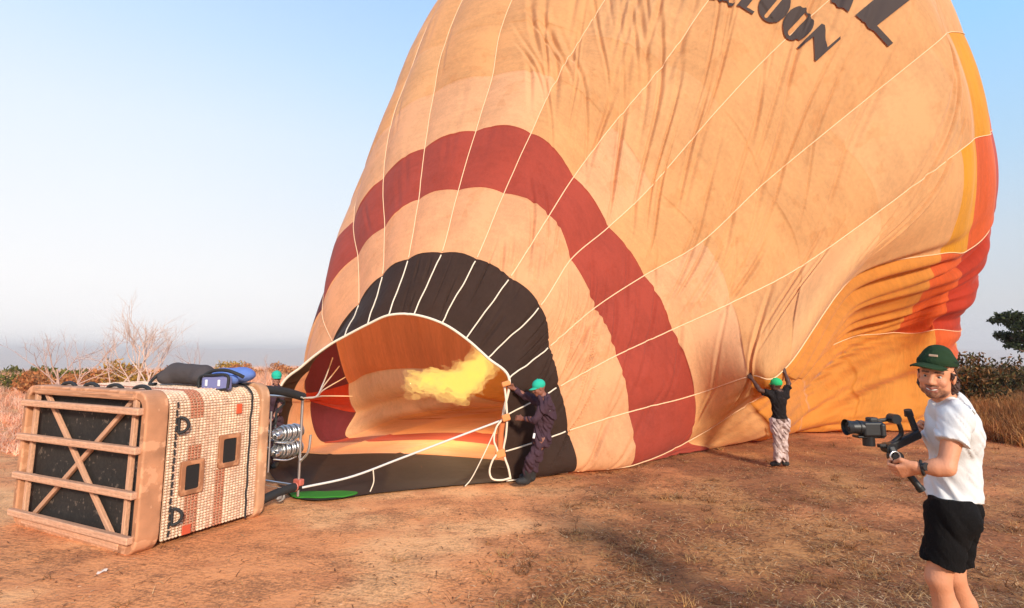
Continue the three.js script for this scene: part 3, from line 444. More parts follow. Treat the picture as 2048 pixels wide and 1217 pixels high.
{ // bags on the basket
  const R = (f) => f; const loc = (x, y, z) => V(x, y, z).applyAxisAngle(V(0, 1, 0), BTURN).add(BPOS);
  const a = thing('grey_bag', 'dark grey soft bag slumped on top of the basket', 'bag', loc(0.38, BH + 0.012, -0.28), BTURN);
  const f = (x, y, z) => Math.max(dist([cap(V(-0.30, 0.13, 0), V(0.26, 0.12, 0), 0.15, 0.135, 0.05), ell(V(0.34, 0.08, 0.02), V(0.16, 0.085, 0.16), 0.08), ell(V(-0.36, 0.08, 0.02), V(0.14, 0.10, 0.18), 0.08)], x, y, z) + 0.03 * (fbm(x * 6, y * 6, z * 6 + 3, 3) - 0.5), 0.004 - y);
  part('bag_body', surface(f, new THREE.Box3(V(-0.6, -0.03, -0.3), V(0.6, 0.34, 0.3)), 0.014), clothMat(lin(0.075, 0.06, 0.058)), a);
  part('bag_strap', tube([V(-0.42, 0.19, 0.05), V(-0.46, 0.1, 0.17), V(-0.5, 0.01, 0.22), V(-0.3, 0.012, 0.26)], 0.02, 7), blackMat, a);
  const b = thing('blue_bag', 'blue bag with a black zipped pouch and strap on top of the basket', 'bag', loc(0.93, BH + 0.02, -0.42), BTURN);
  const f2 = (x, y, z) => Math.max(dist([ell(V(-0.08, 0.08, 0), V(0.24, 0.13, 0.2), 0.06), ell(V(0.1, 0.12, -0.12), V(0.2, 0.10, 0.14), 0.05), cap(V(0.04, 0.05, 0.16), V(0.24, 0.07, 0.1), 0.06, 0.06, 0.04)], x, y, z) + 0.03 * (fbm(x * 7, y * 7, z * 7, 3) - 0.5), 0.004 - y);
  part('bag_body', surface(f2, new THREE.Box3(V(-0.4, -0.03, -0.34), V(0.4, 0.3, 0.34)), 0.012), clothMat(lin(0.12, 0.19, 0.46)), b);
  part('pouch', [rbox(0.40, 0.17, 0.09, 0.035).rotateY(0.22).translate(0.12, 0.03, 0.24)], clothMat(lin(0.19, 0.19, 0.36)), b);
  part('pouch_trim', [tube([V(-0.09, -0.05, 0.33), V(-0.08, 0.10, 0.33), V(0.12, 0.13, 0.29), V(0.31, 0.12, 0.235), V(0.32, -0.02, 0.235)], 0.018, 7), tube([V(-0.09, -0.05, 0.33), V(0.12, -0.055, 0.3), V(0.32, -0.03, 0.235)], 0.012, 7)], blackMat, b);
  part('handle', tube([V(-0.06, 0.13, 0.28), V(0.05, 0.18, 0.25), V(0.24, 0.185, 0.2), V(0.36, 0.14, 0.14), V(0.40, 0.10, 0.08)], 0.022, 7), blackMat, b);
  for (const x of [0.02, 0.2]) part('buckle', rbox(0.035, 0.08, 0.02, 0.008, x, 0.035, 0.315 - x * 0.22), std(lin(0.7, 0.7, 0.72), 0.5), b);
}
// ---------------------------------------------------------------- people
const eyeW = std(lin(0.42, 0.38, 0.35), 0.4), eyeD = std(lin(0.03, 0.018, 0.012), 0.2);
function headPrims() { // head about its centre, face towards +z
  const e = (x, y, z, a, b, c, k = 0.02, o) => ell(V(x, y, z), V(a, b, c), k, o), L = [];
  L.push(e(0, 0.032, -0.012, 0.077, 0.09, 0.098), e(0, -0.03, 0.028, 0.057, 0.086, 0.062, 0.03), e(0, -0.098, 0.062, 0.026, 0.022, 0.022, 0.03));
  for (const s of [-1, 1]) L.push(e(s * 0.045, -0.065, 0.01, 0.021, 0.035, 0.03, 0.03), e(s * 0.04, -0.03, 0.066, 0.022, 0.02, 0.02, 0.02), e(s * 0.078, -0.005, -0.008, 0.010, 0.033, 0.02, 0.006));
  L.push(cap(V(-0.034, 0.024, 0.078), V(0.034, 0.024, 0.078), 0.014, 0.014, 0.02));
  for (const s of [-1, 1]) L.push(ell(V(s * 0.031, 0.001, 0.098), V(0.016, 0.0055, 0.019), 0.010, { cut: true }));
  L.push(cap(V(0, 0.014, 0.088), V(0, -0.032, 0.108), 0.009, 0.0145, 0.014)); for (const s of [-1, 1]) L.push(e(s * 0.013, -0.036, 0.098, 0.010, 0.009, 0.011, 0.008));
  L.push(cap(V(-0.030, -0.055, 0.074), V(0, -0.063, 0.090), 0.006, 0.008, 0.008), cap(V(0.030, -0.055, 0.074), V(0, -0.063, 0.090), 0.006, 0.008, 0.008), cap(V(-0.018, -0.080, 0.077), V(0.018, -0.080, 0.077), 0.009, 0.009, 0.008));
  return L;
}
const Y1 = V(0, 1, 0);
function frame(pos, look, tilt = 0, up = Y1) { const z = look.clone().normalize(), x = new THREE.Vector3().crossVectors(up, z).normalize(), y = new THREE.Vector3().crossVectors(z, x); return new THREE.Matrix4().makeBasis(x, y, z).setPosition(pos).multiply(new THREE.Matrix4().makeRotationZ(tilt)); }
const moved = (prims, M, s = 1) => { const R = new THREE.Matrix4().extractRotation(M); return prims.map(q => q.c ? { ...q, c: q.c.clone().multiplyScalar(s).applyMatrix4(M), r: q.r.clone().multiplyScalar(s), m: R } : cap(q.a.clone().multiplyScalar(s).applyMatrix4(M), q.b.clone().multiplyScalar(s).applyMatrix4(M), q.ra * s, q.rb * s, q.k, { cut: q.cut, flat: q.flat })); };
// a hand from its wrist: `dir` towards the knuckles, `palm` the way the palm faces, thumb on side s; curl closes the fingers
function handPrims(w, dir, palm, s, curl, sc = 1) {
  const d = dir.clone().normalize(), n = palm.clone().addScaledVector(d, -palm.dot(d)).normalize(), x = new THREE.Vector3().crossVectors(d, n).multiplyScalar(s), L = [], at3 = (a, b, c) => w.clone().addScaledVector(d, a * sc).addScaledVector(x, b * sc).addScaledVector(n, c * sc);
  [-0.030, -0.010, 0.011, 0.031].forEach((b, i) => {
    L.push(cap(at3(0.005, b * 0.7, 0), at3(0.085, b, 0), 0.017 * sc, 0.0125 * sc, 0.016 * sc));
    let p = at3(0.088, b * 1.08, 0), ang = curl * 0.55, len = [0.036, 0.044, 0.047, 0.043][i];
    for (let k = 0; k < 3; k++) { const q = p.clone().addScaledVector(d, Math.cos(ang) * len * sc).addScaledVector(n, Math.sin(ang) * len * sc); L.push(cap(p, q, (0.0098 - k * 0.0008) * sc, (0.0092 - k * 0.0008) * sc, 0.004 * sc)); p = q; ang += curl * 0.85; len *= 0.72; }
  });
  const t0 = at3(0.025, 0.028, 0.006), t1 = at3(0.055, 0.052, 0.02), t2 = at3(0.082, 0.050 - 0.012 * curl, 0.036), t3 = at3(0.102, 0.040 - 0.02 * curl, 0.046);
  L.push(cap(t0, t1, 0.017 * sc, 0.0135 * sc, 0.014 * sc), cap(t1, t2, 0.0125 * sc, 0.011 * sc, 0.004 * sc), cap(t2, t3, 0.011 * sc, 0.009 * sc, 0.004 * sc));
  return L;
}
function figure(name, label, sp) {
  const base = sp.base, t = thing(name, label, 'person', base), J = {}; for (const k in sp.j) J[k] = at(...sp.j[k]).sub(base);
  const s = sp.scale || 1, H3 = frame(J.head, sp.look, sp.tilt || 0), mid = (a, b, f = 0.5) => a.clone().lerp(b, f), R = r => r * s;
  const B = []; // skin body
  const chestL = mid(J.sL, J.sR, 0.24), chestR = mid(J.sR, J.sL, 0.24);
  const torso = (g = 0, w = 1) => [cap(chestL.clone().lerp(J.chest, 0.45), chestR.clone().lerp(J.chest, 0.45), R(0.102) + g, R(0.102) + g, 0.05), cap(J.chest, J.pelvis, R(0.118 * w) + g, R(0.112 * w) + g, 0.08), cap(mid(J.hL, J.hR, 0.1), mid(J.hR, J.hL, 0.1), R(0.108) + g, R(0.108) + g, 0.06), cap(J.neck, J.sL, R(0.055) + g, R(0.06) + g, 0.05), cap(J.neck, J.sR, R(0.055) + g, R(0.06) + g, 0.05), cap(mid(J.neck, J.chest, 0.2), J.chest, R(0.09) + g, R(0.11) + g, 0.06)];
  const arm = (S, E, Wr, g = 0) => [cap(S, E, R(0.054) + g, R(0.041) + g, 0.03), cap(E, mid(E, Wr, 0.35), R(0.041) + g, R(0.042) + g, 0.02), cap(mid(E, Wr, 0.35), Wr, R(0.042) + g, R(0.027) + g, 0.02)];
  const leg = (Hp, K, A, T, g = 0) => [cap(Hp, K, R(0.088) + g, R(0.056) + g, 0.05), cap(K, mid(K, A, 0.35), R(0.054) + g, R(0.056) + g, 0.03), cap(mid(K, A, 0.35), A, R(0.056) + g, R(0.036) + g, 0.03), cap(A.clone().add(V(0, -0.02, 0)), T, R(0.036), R(0.028), 0.03)];
  B.push(...torso(sp.slim || 0, sp.slim ? 0.86 : 1), ...arm(J.sL, J.eL, J.wL), ...arm(J.sR, J.eR, J.wR), ...leg(J.hL, J.kL, J.aL, J.tL), ...leg(J.hR, J.kR, J.aR, J.tR));
  const nb = J.neck.clone(), nt = V(0, -0.055, -0.02).applyMatrix4(H3); B.push(cap(nb, nt, R(0.058), R(0.052), 0.03));
  const skin = sp.skin, C = new THREE.Color(), inv = H3.clone().invert(), q = V(0, 0, 0);
  const tint = (x, y, z) => { const n = fbm(x * 14, y * 14, z * 14, 3); return C.copy(skin).multiplyScalar(0.88 + 0.24 * n); };
  const face = (x, y, z) => {
    q.set(x, y, z).applyMatrix4(inv); tint(x, y, z); const n = fbm(q.x * 60, q.y * 60, q.z * 60, 2) - 0.5;
    if (sp.beard) { const b = smooth(-0.040, -0.060, q.y + 0.02 * Math.abs(q.x) / 0.05 + 0.012 * n) * smooth(-0.02, 0.02, q.z + 0.01 * n) * smooth(-0.125, -0.115, q.y); C.lerp(sp.beard, (0.45 + 0.5 * (fbm(q.x * 160, q.y * 90, q.z * 160, 2))) * b); if (q.z > 0.07 && q.y > -0.058 && q.y < -0.046 && Math.abs(q.x) < 0.032) C.lerp(sp.beard, 0.8); }
    if (q.z > 0.06 && Math.abs(q.x) < 0.027 && q.y < -0.057 && q.y > -0.085) C.lerp(lin(0.34, 0.085, 0.06), sp.beard ? 0.55 : 0.3);
    if (q.z > 0.06 && Math.abs(q.y - 0.024 - 0.004 * n) < 0.0055 && Math.abs(q.x) > 0.012 && Math.abs(q.x) < 0.05) C.lerp(sp.hair, 0.85);
    if (sp.beard && q.z > 0.05 && Math.abs(q.y + 0.036) < 0.02 && Math.abs(Math.abs(q.x) - 0.042) < 0.018) C.lerp(lin(0.72, 0.27, 0.17), 0.25);
    return C;
  };
  const head = [...moved(headPrims(), H3, s), cap(nb, nt, R(0.056), R(0.050), 0.03)], geo = [];
  const hands = ['L', 'R'].map(k => { const h = sp.hand[k]; return [...handPrims(J['w' + k], at(...h.to).sub(base).sub(J['w' + k]), h.palm, h.side, h.curl, s), cap(mid(J['e' + k], J['w' + k], 0.8), J['w' + k], R(0.031), R(0.026), 0.02)]; });
  geo.push(solid(B, sp.cell, tint), solid(head, sp.headCell, face), ...hands.map(h => solid(h, sp.handCell, tint, 0.012)));
  const body = part('body', mergeGeometries(geo), std(0xffffff, 0.62, { vertexColors: true, bumpMap: weave2, bumpScale: 0.003 }), t);
  const Hg = new THREE.Group(); // small pieces of the head in its own axes
  const put = (nm, g, m, par = t) => part(nm, g.scale(s, s, s).applyMatrix4(H3), m, par);
  for (const sd of [-1, 1]) { const e = put('eye', new THREE.SphereGeometry(0.0108, 14, 10).translate(sd * 0.031, 0.0, 0.0745), eyeW); part('iris', new THREE.SphereGeometry(0.0062, 10, 8).translate(sd * 0.031, 0.0, 0.0802).scale(s, s, s).applyMatrix4(H3), eyeD, e); }
  if (sp.teeth) put('teeth', tube([V(-0.023, -0.0645, 0.0765), V(-0.012, -0.0705, 0.0845), V(0, -0.072, 0.0880), V(0.012, -0.0705, 0.0845), V(0.023, -0.0645, 0.0765)], 0.0048, 8, 20), std(lin(0.72, 0.66, 0.58), 0.35));
  const wr = (amp, fr) => (x, y, z) => amp * (0.6 * (1 - 4 * Math.abs(fbm(x * fr + 7, y * fr * 0.8, z * fr, 3) - 0.5)) + 0.75 * (1 - 5 * Math.abs(fbm((x + z * 0.6 + y * 0.7) * fr * 1.9, (y - x * 0.6) * fr * 0.5, z * fr * 0.6 + 3, 2) - 0.5)));
  const cloth2 = (nm, prims, cell, mat, amp = 0.012, fr = 7, lims = [], colour) => { const w = wr(amp, fr); return part(nm, surface((x, y, z) => { let d = dist(prims, x, y, z) + w(x, y, z) - amp * 0.3; for (const l of lims) d = Math.max(d, l(x, y, z)); return d; }, bounds(prims, 0.05), cell, colour), mat, t); };
  return { t, J, H3, s, B, torso, arm, leg, mid, R, put, cloth2, body };
}
// --- cap shapes in head axes
const capCrown = (f = 1) => [ell(V(0, 0.055, -0.010), V(0.094, 0.092 * f, 0.110), 0.02)];
function brim(w, len, drop, y = 0.045, z = 0.075) { const pos = [], idx = [], n = 16, m = 8; for (const side of [0, 1]) for (let j = 0; j <= m; j++) for (let i = 0; i <= n; i++) { const a = (i / n - 0.5) * 2, r = j / m, x = a * w * (1 - 0.12 * r * r), e = Math.sqrt(Math.max(0, 1 - a * a * 0.86)); pos.push(x, y - drop * r * e - 0.022 * a * a + (side ? -0.004 : 0.004), z * Math.sqrt(1 - 0.55 * a * a) + len * r * e); } const S = (n + 1) * (m + 1); for (let j = 0; j < m; j++) for (let i = 0; i < n; i++) { const a = j * (n + 1) + i, b = a + n + 1; idx.push(a, b, a + 1, b, b + 1, a + 1, S + a, S + a + 1, S + b, S + b, S + a + 1, S + b + 1); } for (let i = 0; i < n; i++) { const a = m * (n + 1) + i; idx.push(a, S + a, a + 1, S + a, S + a + 1, a + 1); } const g = new THREE.BufferGeometry(); g.setAttribute('position', new THREE.Float32BufferAttribute(pos, 3)); g.setIndex(idx); g.computeVertexNormals(); return g; }

{ // the man filming
  const base = grounded(1950, 1335, 3.08, 0.30);
  const f = figure('person', 'smiling man in white t-shirt, black shorts and green cap holding a camera gimbal', {
    base, scale: 1.0, slim: -0.012, cell: 0.011, headCell: 0.0036, handCell: 0.0034, skin: lin(0.60, 0.25, 0.13), hair: lin(0.05, 0.022, 0.014), beard: lin(0.085, 0.034, 0.018), teeth: true, look: V(-0.76, -0.02, 0.65), tilt: -0.13,
    j: { head: [1873, 752, 3.05], neck: [1898, 812, 3.09], chest: [1910, 872, 3.1], pelvis: [1911, 1000, 3.1], sL: [1914, 838, 2.93], sR: [1898, 838, 3.27], eL: [1893, 936, 2.86], wL: [1836, 936, 2.93], eR: [1880, 905, 3.42], wR: [1846, 862, 3.32], hL: [1904, 1030, 3.02], hR: [1912, 1030, 3.18], kL: [1877, 1158, 2.99], kR: [1906, 1152, 3.17], aL: [1925, 1326, 2.98], aR: [1972, 1312, 3.2], tL: [1868, 1362, 2.95], tR: [1915, 1345, 3.2] },
    hand: { L: { to: [1806, 942, 2.97], palm: V(0.1, 0.35, -0.9), side: -1, curl: 1.25 }, R: { to: [1824, 842, 3.24], palm: V(-0.3, -0.1, 0.9), side: 1, curl: 1.2 } },
  });
  const { J, mid, torso, cloth2, put, H3, R } = f;
  const white = clothMat(lin(0.64, 0.63, 0.62), { bumpScale: 0.002 });
  cloth2('t_shirt', [...torso(0.014, 0.93), cap(mid(J.chest, J.pelvis, 0.5), mid(J.chest, J.pelvis, 1.06), 0.112, 0.132, 0.05), cap(J.sL, mid(J.sL, J.eL, 0.52), 0.078, 0.082, 0.05, { flat: true }), cap(J.sR, mid(J.sR, J.eR, 0.5), 0.078, 0.08, 0.05, { flat: true })], 0.009, white, 0.014, 7,
    [(x, y) => (J.pelvis.y - 0.005 - 0.02 * Math.sin(x * 9)) - y, (x, y, z) => 0.064 - Math.hypot(x - (J.neck.x - 0.016), (y - J.neck.y - 0.045) * 1.0, z - J.neck.z - 0.0)]);
  const black = clothMat(lin(0.007, 0.006, 0.006));
  const hem = (K, Hp) => mid(Hp, K, 0.80);
  cloth2('shorts', [cap(mid(J.hL, J.hR, 0.02), mid(J.hR, J.hL, 0.02), 0.122, 0.122, 0.05), cap(J.pelvis, mid(J.hL, J.hR), 0.124, 0.12, 0.05), cap(J.hL, hem(J.kL, J.hL), 0.116, 0.098, 0.05, { flat: true }), cap(J.hR, hem(J.kR, J.hR), 0.122, 0.10, 0.05, { flat: true })], 0.009, black, 0.014, 7, [(x, y) => y - J.pelvis.y - 0.03]);
  cloth2('shoe', [cap(J.aL.clone().add(V(0.02, -0.045, 0)), J.tL.clone().add(V(0, 0.012, 0)), 0.05, 0.042, 0.03)], 0.01, blackMat, 0, 7, [(x, y) => -y]);
  cloth2('shoe', [cap(J.aR.clone().add(V(0.02, -0.045, 0)), J.tR.clone().add(V(0, 0.012, 0)), 0.05, 0.042, 0.03)], 0.01, blackMat, 0, 7, [(x, y) => -y]);
  // curly hair at the back and sides, under the cap
  const hr = moved([ell(V(0, 0.02, -0.03), V(0.083, 0.075, 0.09), 0.02), ell(V(0.066, -0.045, -0.058), V(0.036, 0.058, 0.040), 0.02), ell(V(-0.066, -0.045, -0.058), V(0.036, 0.058, 0.040), 0.02), ell(V(0, -0.055, -0.088), V(0.062, 0.062, 0.042), 0.02), ell(V(0.076, 0.012, 0.02), V(0.010, 0.026, 0.014), 0.008), ell(V(-0.076, 0.012, 0.02), V(0.010, 0.026, 0.014), 0.008)], H3);
  cloth2('hair', hr, 0.0045, std(lin(0.055, 0.024, 0.016), 0.75), 0.012, 34, [(x, y, z) => { const q = V(x, y, z).applyMatrix4(H3.clone().invert()); return q.z - 0.035; }]);
  const green = clothMat(lin(0.020, 0.040, 0.018)), CY = 0.032;
  const crown = [cap(V(0, 0.040 + CY, -0.010), V(0, 0.064 + CY, -0.006), 0.0885, 0.076, 0.02), ell(V(0, 0.045 + CY, -0.010), V(0.091, 0.05, 0.098), 0.02)], cp = put('cap', surface((x, y, z) => Math.max(dist(crown, x, y * 1, z * 0.9) + 0.006 * (fbm(x * 22, y * 22, z * 22, 3) - 0.5), 0.028 + CY - y), bounds(crown, 0.04), 0.005), green);
  { const pts = []; for (let k = 0; k < 36; k++) { const t = k / 36 * 2 * Math.PI; pts.push(V(0.0870 * Math.cos(t), 0.046 + CY, 0.0965 * Math.sin(t) - 0.010)); } const g = tube(pts, 0.0070, 8, 72, true); g.translate(0, -0.046 - CY, 0).scale(1, 2.2, 1).translate(0, 0.046 + CY, 0); put('cap_shade_band', g, clothMat(lin(0.014, 0.024, 0.014)), cp); }  // dark band paints in the shadow between crown and peak
  put('cap_peak', brim(0.090, 0.100, 0.016, 0.038 + CY, 0.078).rotateY(-0.3), green, cp);
  put('badge', rbox(0.04, 0.012, 0.006, 0.002, 0, 0.082 + CY, 0.084), std(lin(0.5, 0.34, 0.22), 0.6), cp);
  { const a = mid(J.wL, J.eL, 0.16), d = J.eL.clone().sub(J.wL).normalize(), g = new THREE.TorusGeometry(0.034, 0.008, 8, 24).applyQuaternion(new THREE.Quaternion().setFromUnitVectors(V(0, 0, 1), d)).translate(a.x, a.y, a.z); g.scale(1, 1, 1); const w = part('watch', g, blackMat, f.t); part('watch_face', new THREE.CylinderGeometry(0.02, 0.022, 0.012, 20).rotateX(Math.PI / 2).translate(a.x - 0.004, a.y + 0.012, a.z + 0.036), std(lin(0.03, 0.03, 0.032), 0.25), w); }
}
{ // camera on its handheld gimbal
  const g = thing('camera_gimbal', 'black camera on a handheld gimbal held out by the smiling man', 'camera gimbal', at(1775, 900, 3.08)), o = g.position, p = (x, y, d = 3.08) => at(x, y, d).sub(o), rub = std(lin(0.013, 0.013, 0.014), 0.45), met = std(lin(0.02, 0.02, 0.022), 0.35, { metalness: 0.4 });
  const c = p(1742, 858), body = part('camera_body', [rbox(0.115, 0.082, 0.075, 0.014, c.x, c.y, c.z), rbox(0.05, 0.03, 0.05, 0.01, c.x + 0.01, c.y + 0.048, c.z), rbox(0.03, 0.075, 0.085, 0.012, c.x + 0.045, c.y - 0.004, c.z + 0.005)], rub, g);
  const ln = part('lens', [new THREE.CylinderGeometry(0.034, 0.037, 0.075, 28).rotateZ(Math.PI / 2).translate(c.x - 0.085, c.y + 0.008, c.z), new THREE.CylinderGeometry(0.044, 0.036, 0.03, 28, 1, true).rotateZ(Math.PI / 2).translate(c.x - 0.125, c.y + 0.008, c.z), new THREE.TorusGeometry(0.037, 0.003, 8, 28).rotateY(Math.PI / 2).translate(c.x - 0.07, c.y + 0.008, c.z)], rub, body);
  part('glass', new THREE.SphereGeometry(0.036, 20, 10, 0, Math.PI * 2, 0, 0.8).rotateZ(Math.PI / 2).translate(c.x - 0.092, c.y + 0.008, c.z), std(lin(0.01, 0.012, 0.02), 0.08), ln);
  const m1 = p(1738, 883); part('tilt_motor', [new THREE.CylinderGeometry(0.031, 0.031, 0.05, 24).translate(m1.x, m1.y, m1.z), rbox(0.15, 0.014, 0.06, 0.005, m1.x, m1.y + 0.026, m1.z)], met, g);
  const cyl = (x, y, d, r, h) => { const q = p(x, y, d); return new THREE.CylinderGeometry(r, r, h, 24).rotateX(Math.PI / 2).translate(q.x, q.y, q.z); };
  part('gimbal_arm', [beam(p(1750, 843, 3.12), p(1788, 838, 3.12), 0.024, 0.02, Y1, 0.006), tube([p(1788, 838, 3.12), p(1797, 846, 3.12), p(1803, 868, 3.12), p(1795, 878, 3.12), p(1776, 893, 3.12)], 0.0125, 10)], rub, g);
  part('roll_motor', [cyl(1788, 838, 3.10, 0.027, 0.055)], met, g);
  part('pan_motor', [cyl(1778, 897, 3.09, 0.029, 0.06), rbox(0.04, 0.02, 0.03, 0.006, p(1764, 892).x, p(1764, 892).y, p(1764, 892).z)], met, g);
  part('gimbal_beam', [beam(p(1776, 897, 3.1), p(1838, 868, 3.17), 0.05, 0.045, V(0, 0, 1), 0.014), beam(p(1780, 893, 3.08), p(1792, 918, 3.04), 0.04, 0.04, V(0, 0, 1), 0.012)], rub, g);
  part('lower_motor', [cyl(1791, 914, 3.05, 0.031, 0.055)], met, g); { const q = p(1791, 914, 3.02); part('motor_ring', new THREE.TorusGeometry(0.027, 0.0045, 8, 28).translate(q.x, q.y, q.z), steelMat, g); }
  part('handle_grip', [bar(p(1795, 920, 3.04), p(1842, 979, 2.98), 0.017, 16, 0.0185), bar(p(1838, 974, 2.985), p(1844, 982, 2.98), 0.021, 16)], rub, g);
  part('upper_grip', [bar(p(1836, 872, 3.17), p(1818, 826, 3.2), 0.017, 16), bar(p(1819, 832, 3.2), p(1816, 820, 3.2), 0.024, 16, 0.02)], rub, g);
}
const teal = clothMat(lin(0.03, 0.42, 0.28)), greenCap = clothMat(lin(0.03, 0.40, 0.14)), dark = lin(0.075, 0.028, 0.016);
function baseballCap(f, mat, yaw, nm = 'cap') { const c = f.put(nm, solid(capCrown(0.98), 0.008).rotateY(yaw), mat); f.put('peak', brim(0.078, 0.085, 0.02, 0.038, 0.085).rotateY(yaw), mat, c); f.put('button', new THREE.SphereGeometry(0.009, 8, 6).translate(0, 0.146, -0.01), mat, c); return c; }
const darker = lin(0.05, 0.018, 0.011);
{ // worker holding the mouth open
  const d = 8.58, base = grounded(1052, 966, d);
  const f = figure('person', 'worker in dark purple overalls and teal cap holding the balloon mouth open', {
    base, scale: 0.97, cell: 0.016, headCell: 0.007, handCell: 0.006, skin: lin(0.24, 0.085, 0.05), hair: darker, look: V(-0.93, -0.25, 0.2),
    j: { head: [1078, 777, 8.56], neck: [1087, 795, 8.57], chest: [1093, 826, 8.58], pelvis: [1084, 872, 8.58], sL: [1095, 808, 8.42], sR: [1081, 805, 8.74], eL: [1068, 840, 8.36], wL: [1044, 838, 8.5], eR: [1052, 793, 8.82], wR: [1026, 777, 8.76], hL: [1087, 880, 8.5], hR: [1079, 880, 8.68], kL: [1062, 917, 8.42], kR: [1073, 918, 8.7], aL: [1052, 957, 8.5], aR: [1062, 951, 8.72], tL: [1038, 966, 8.42], tR: [1044, 957, 8.7] },
    hand: { L: { to: [1033, 836, 8.55], palm: V(0, -0.3, -1), side: -1, curl: 0.9 }, R: { to: [1014, 769, 8.72], palm: V(0, 0, 1), side: 1, curl: 0.9 } },
  }), { J, mid, torso, arm, cloth2, R } = f;
  const pur = clothMat(lin(0.062, 0.032, 0.042));
  cloth2('overalls', [...torso(0.025, 1.1), cap(J.sL, J.eL, 0.08, 0.066, 0.05), cap(J.eL, mid(J.eL, J.wL, 0.9), 0.066, 0.05, 0.03, { flat: true }), cap(J.sR, J.eR, 0.08, 0.066, 0.05), cap(J.eR, mid(J.eR, J.wR, 0.75), 0.066, 0.05, 0.03, { flat: true }), cap(J.hL, J.kL, 0.118, 0.088, 0.05), cap(J.kL, mid(J.kL, J.aL, 0.82), 0.088, 0.074, 0.04, { flat: true }), cap(J.hR, J.kR, 0.118, 0.088, 0.05), cap(J.kR, mid(J.kR, J.aR, 0.85), 0.088, 0.074, 0.04, { flat: true })], 0.014, pur, 0.035, 6, [(x, y, z) => 0.06 - Math.hypot(x - J.neck.x + 0.02, y - J.neck.y - 0.05, z - J.neck.z)]);
  for (const k of ['L', 'R']) cloth2('boot', [cap(J['a' + k].clone().add(V(0.01, -0.04, 0)), J['t' + k].clone().add(V(0, 0.02, 0)), 0.06, 0.05, 0.03), cap(J['a' + k].clone().add(V(0.01, -0.03, 0)), mid(J['a' + k], J['k' + k], 0.35), 0.058, 0.066, 0.02)], 0.012, blackMat, 0, 7, [(x, y) => 0.005 - y]);
  { const q = at(1099, 815, 8.44).sub(base); part('back_patch', new THREE.CylinderGeometry(0.052, 0.052, 0.014, 24).rotateX(Math.PI / 2).rotateY(0.75).scale(0.75, 1.05, 1).translate(q.x - 0.005, q.y, q.z + 0.035), std(lin(0.75, 0.75, 0.76), 0.8), f.t); }
  { const q = at(1064, 872, 8.42).sub(base); part('pocket_rag', new RoundedBoxGeometry(0.035, 0.08, 0.02, 2, 0.008).rotateZ(-0.2).translate(q.x + 0.03, q.y, q.z + 0.02), std(lin(0.75, 0.72, 0.7), 0.9), f.t); }
  baseballCap(f, teal, 0.1);
}
{ // worker holding the skirt of the balloon up
  const d = 9.85, base = grounded(1562, 934, d), N = (x, y, z) => fbm(x * 16, y * 16, z * 16, 3);
  const f = figure('person', 'worker in black t-shirt and mottled pale trousers, arms raised, lifting the balloon cloth', {
    base, scale: 0.93, cell: 0.016, headCell: 0.007, handCell: 0.006, skin: dark, hair: darker, look: V(-0.55, 0.1, -0.83),
    j: { head: [1552, 771, 9.86], neck: [1556, 785, 9.86], chest: [1558, 803, 9.86], pelvis: [1560, 838, 9.86], sL: [1543, 789, 9.88], sR: [1571, 786, 9.86], eL: [1520, 781, 9.84], wL: [1504, 758, 10.05], eR: [1578, 768, 9.92], wR: [1570, 746, 10.06], hL: [1553, 845, 9.86], hR: [1568, 845, 9.86], kL: [1556, 888, 9.8], kR: [1567, 888, 9.86], aL: [1556, 924, 9.82], aR: [1569, 924, 9.9], tL: [1546, 931, 9.88], tR: [1574, 930, 9.98] },
    hand: { L: { to: [1499, 750, 10.1], palm: V(0.5, 0, -1), side: 1, curl: 0.9 }, R: { to: [1568, 737, 10.1], palm: V(-0.4, 0, -1), side: -1, curl: 0.9 } },
  }), { J, mid, torso, cloth2 } = f;
  cloth2('t_shirt', [...torso(0.018, 1.02), cap(J.sL, mid(J.sL, J.eL, 0.7), 0.076, 0.07, 0.05, { flat: true }), cap(J.sR, mid(J.sR, J.eR, 0.75), 0.076, 0.07, 0.05, { flat: true })], 0.013, clothMat(lin(0.017, 0.013, 0.013)), 0.02, 7, [(x, y) => J.pelvis.y + 0.005 - y, (x, y, z) => 0.058 - Math.hypot(x - J.neck.x, y - J.neck.y - 0.05, z - J.neck.z)]);
  const pale2 = lin(0.48, 0.35, 0.31), pd = lin(0.31, 0.21, 0.185), pp = lin(0.58, 0.45, 0.41), C = new THREE.Color();
  cloth2('trousers', [cap(mid(J.hL, J.hR, 0.05), mid(J.hR, J.hL, 0.05), 0.118, 0.118, 0.05), cap(J.hL, J.kL, 0.112, 0.085, 0.04), cap(J.kL, mid(J.kL, J.aL, 0.97), 0.085, 0.078, 0.03, { flat: true }), cap(J.hR, J.kR, 0.112, 0.085, 0.04), cap(J.kR, mid(J.kR, J.aR, 0.97), 0.085, 0.078, 0.03, { flat: true })], 0.013, clothMat(0xffffff, { vertexColors: true }), 0.024, 7, [(x, y) => y - J.pelvis.y - 0.04], (x, y, z) => { const n = N(x, y, z); return C.copy(n > 0.6 ? pp : n < 0.42 ? pd : pale2); });
  for (const k of ['L', 'R']) cloth2('shoe', [cap(J['a' + k].clone().add(V(0, -0.02, 0)), J['t' + k].clone().add(V(0, 0.02, 0)), 0.052, 0.046, 0.03)], 0.012, blackMat, 0, 7, [(x, y) => 0.002 - y]);
  baseballCap(f, greenCap, 0.15);
}
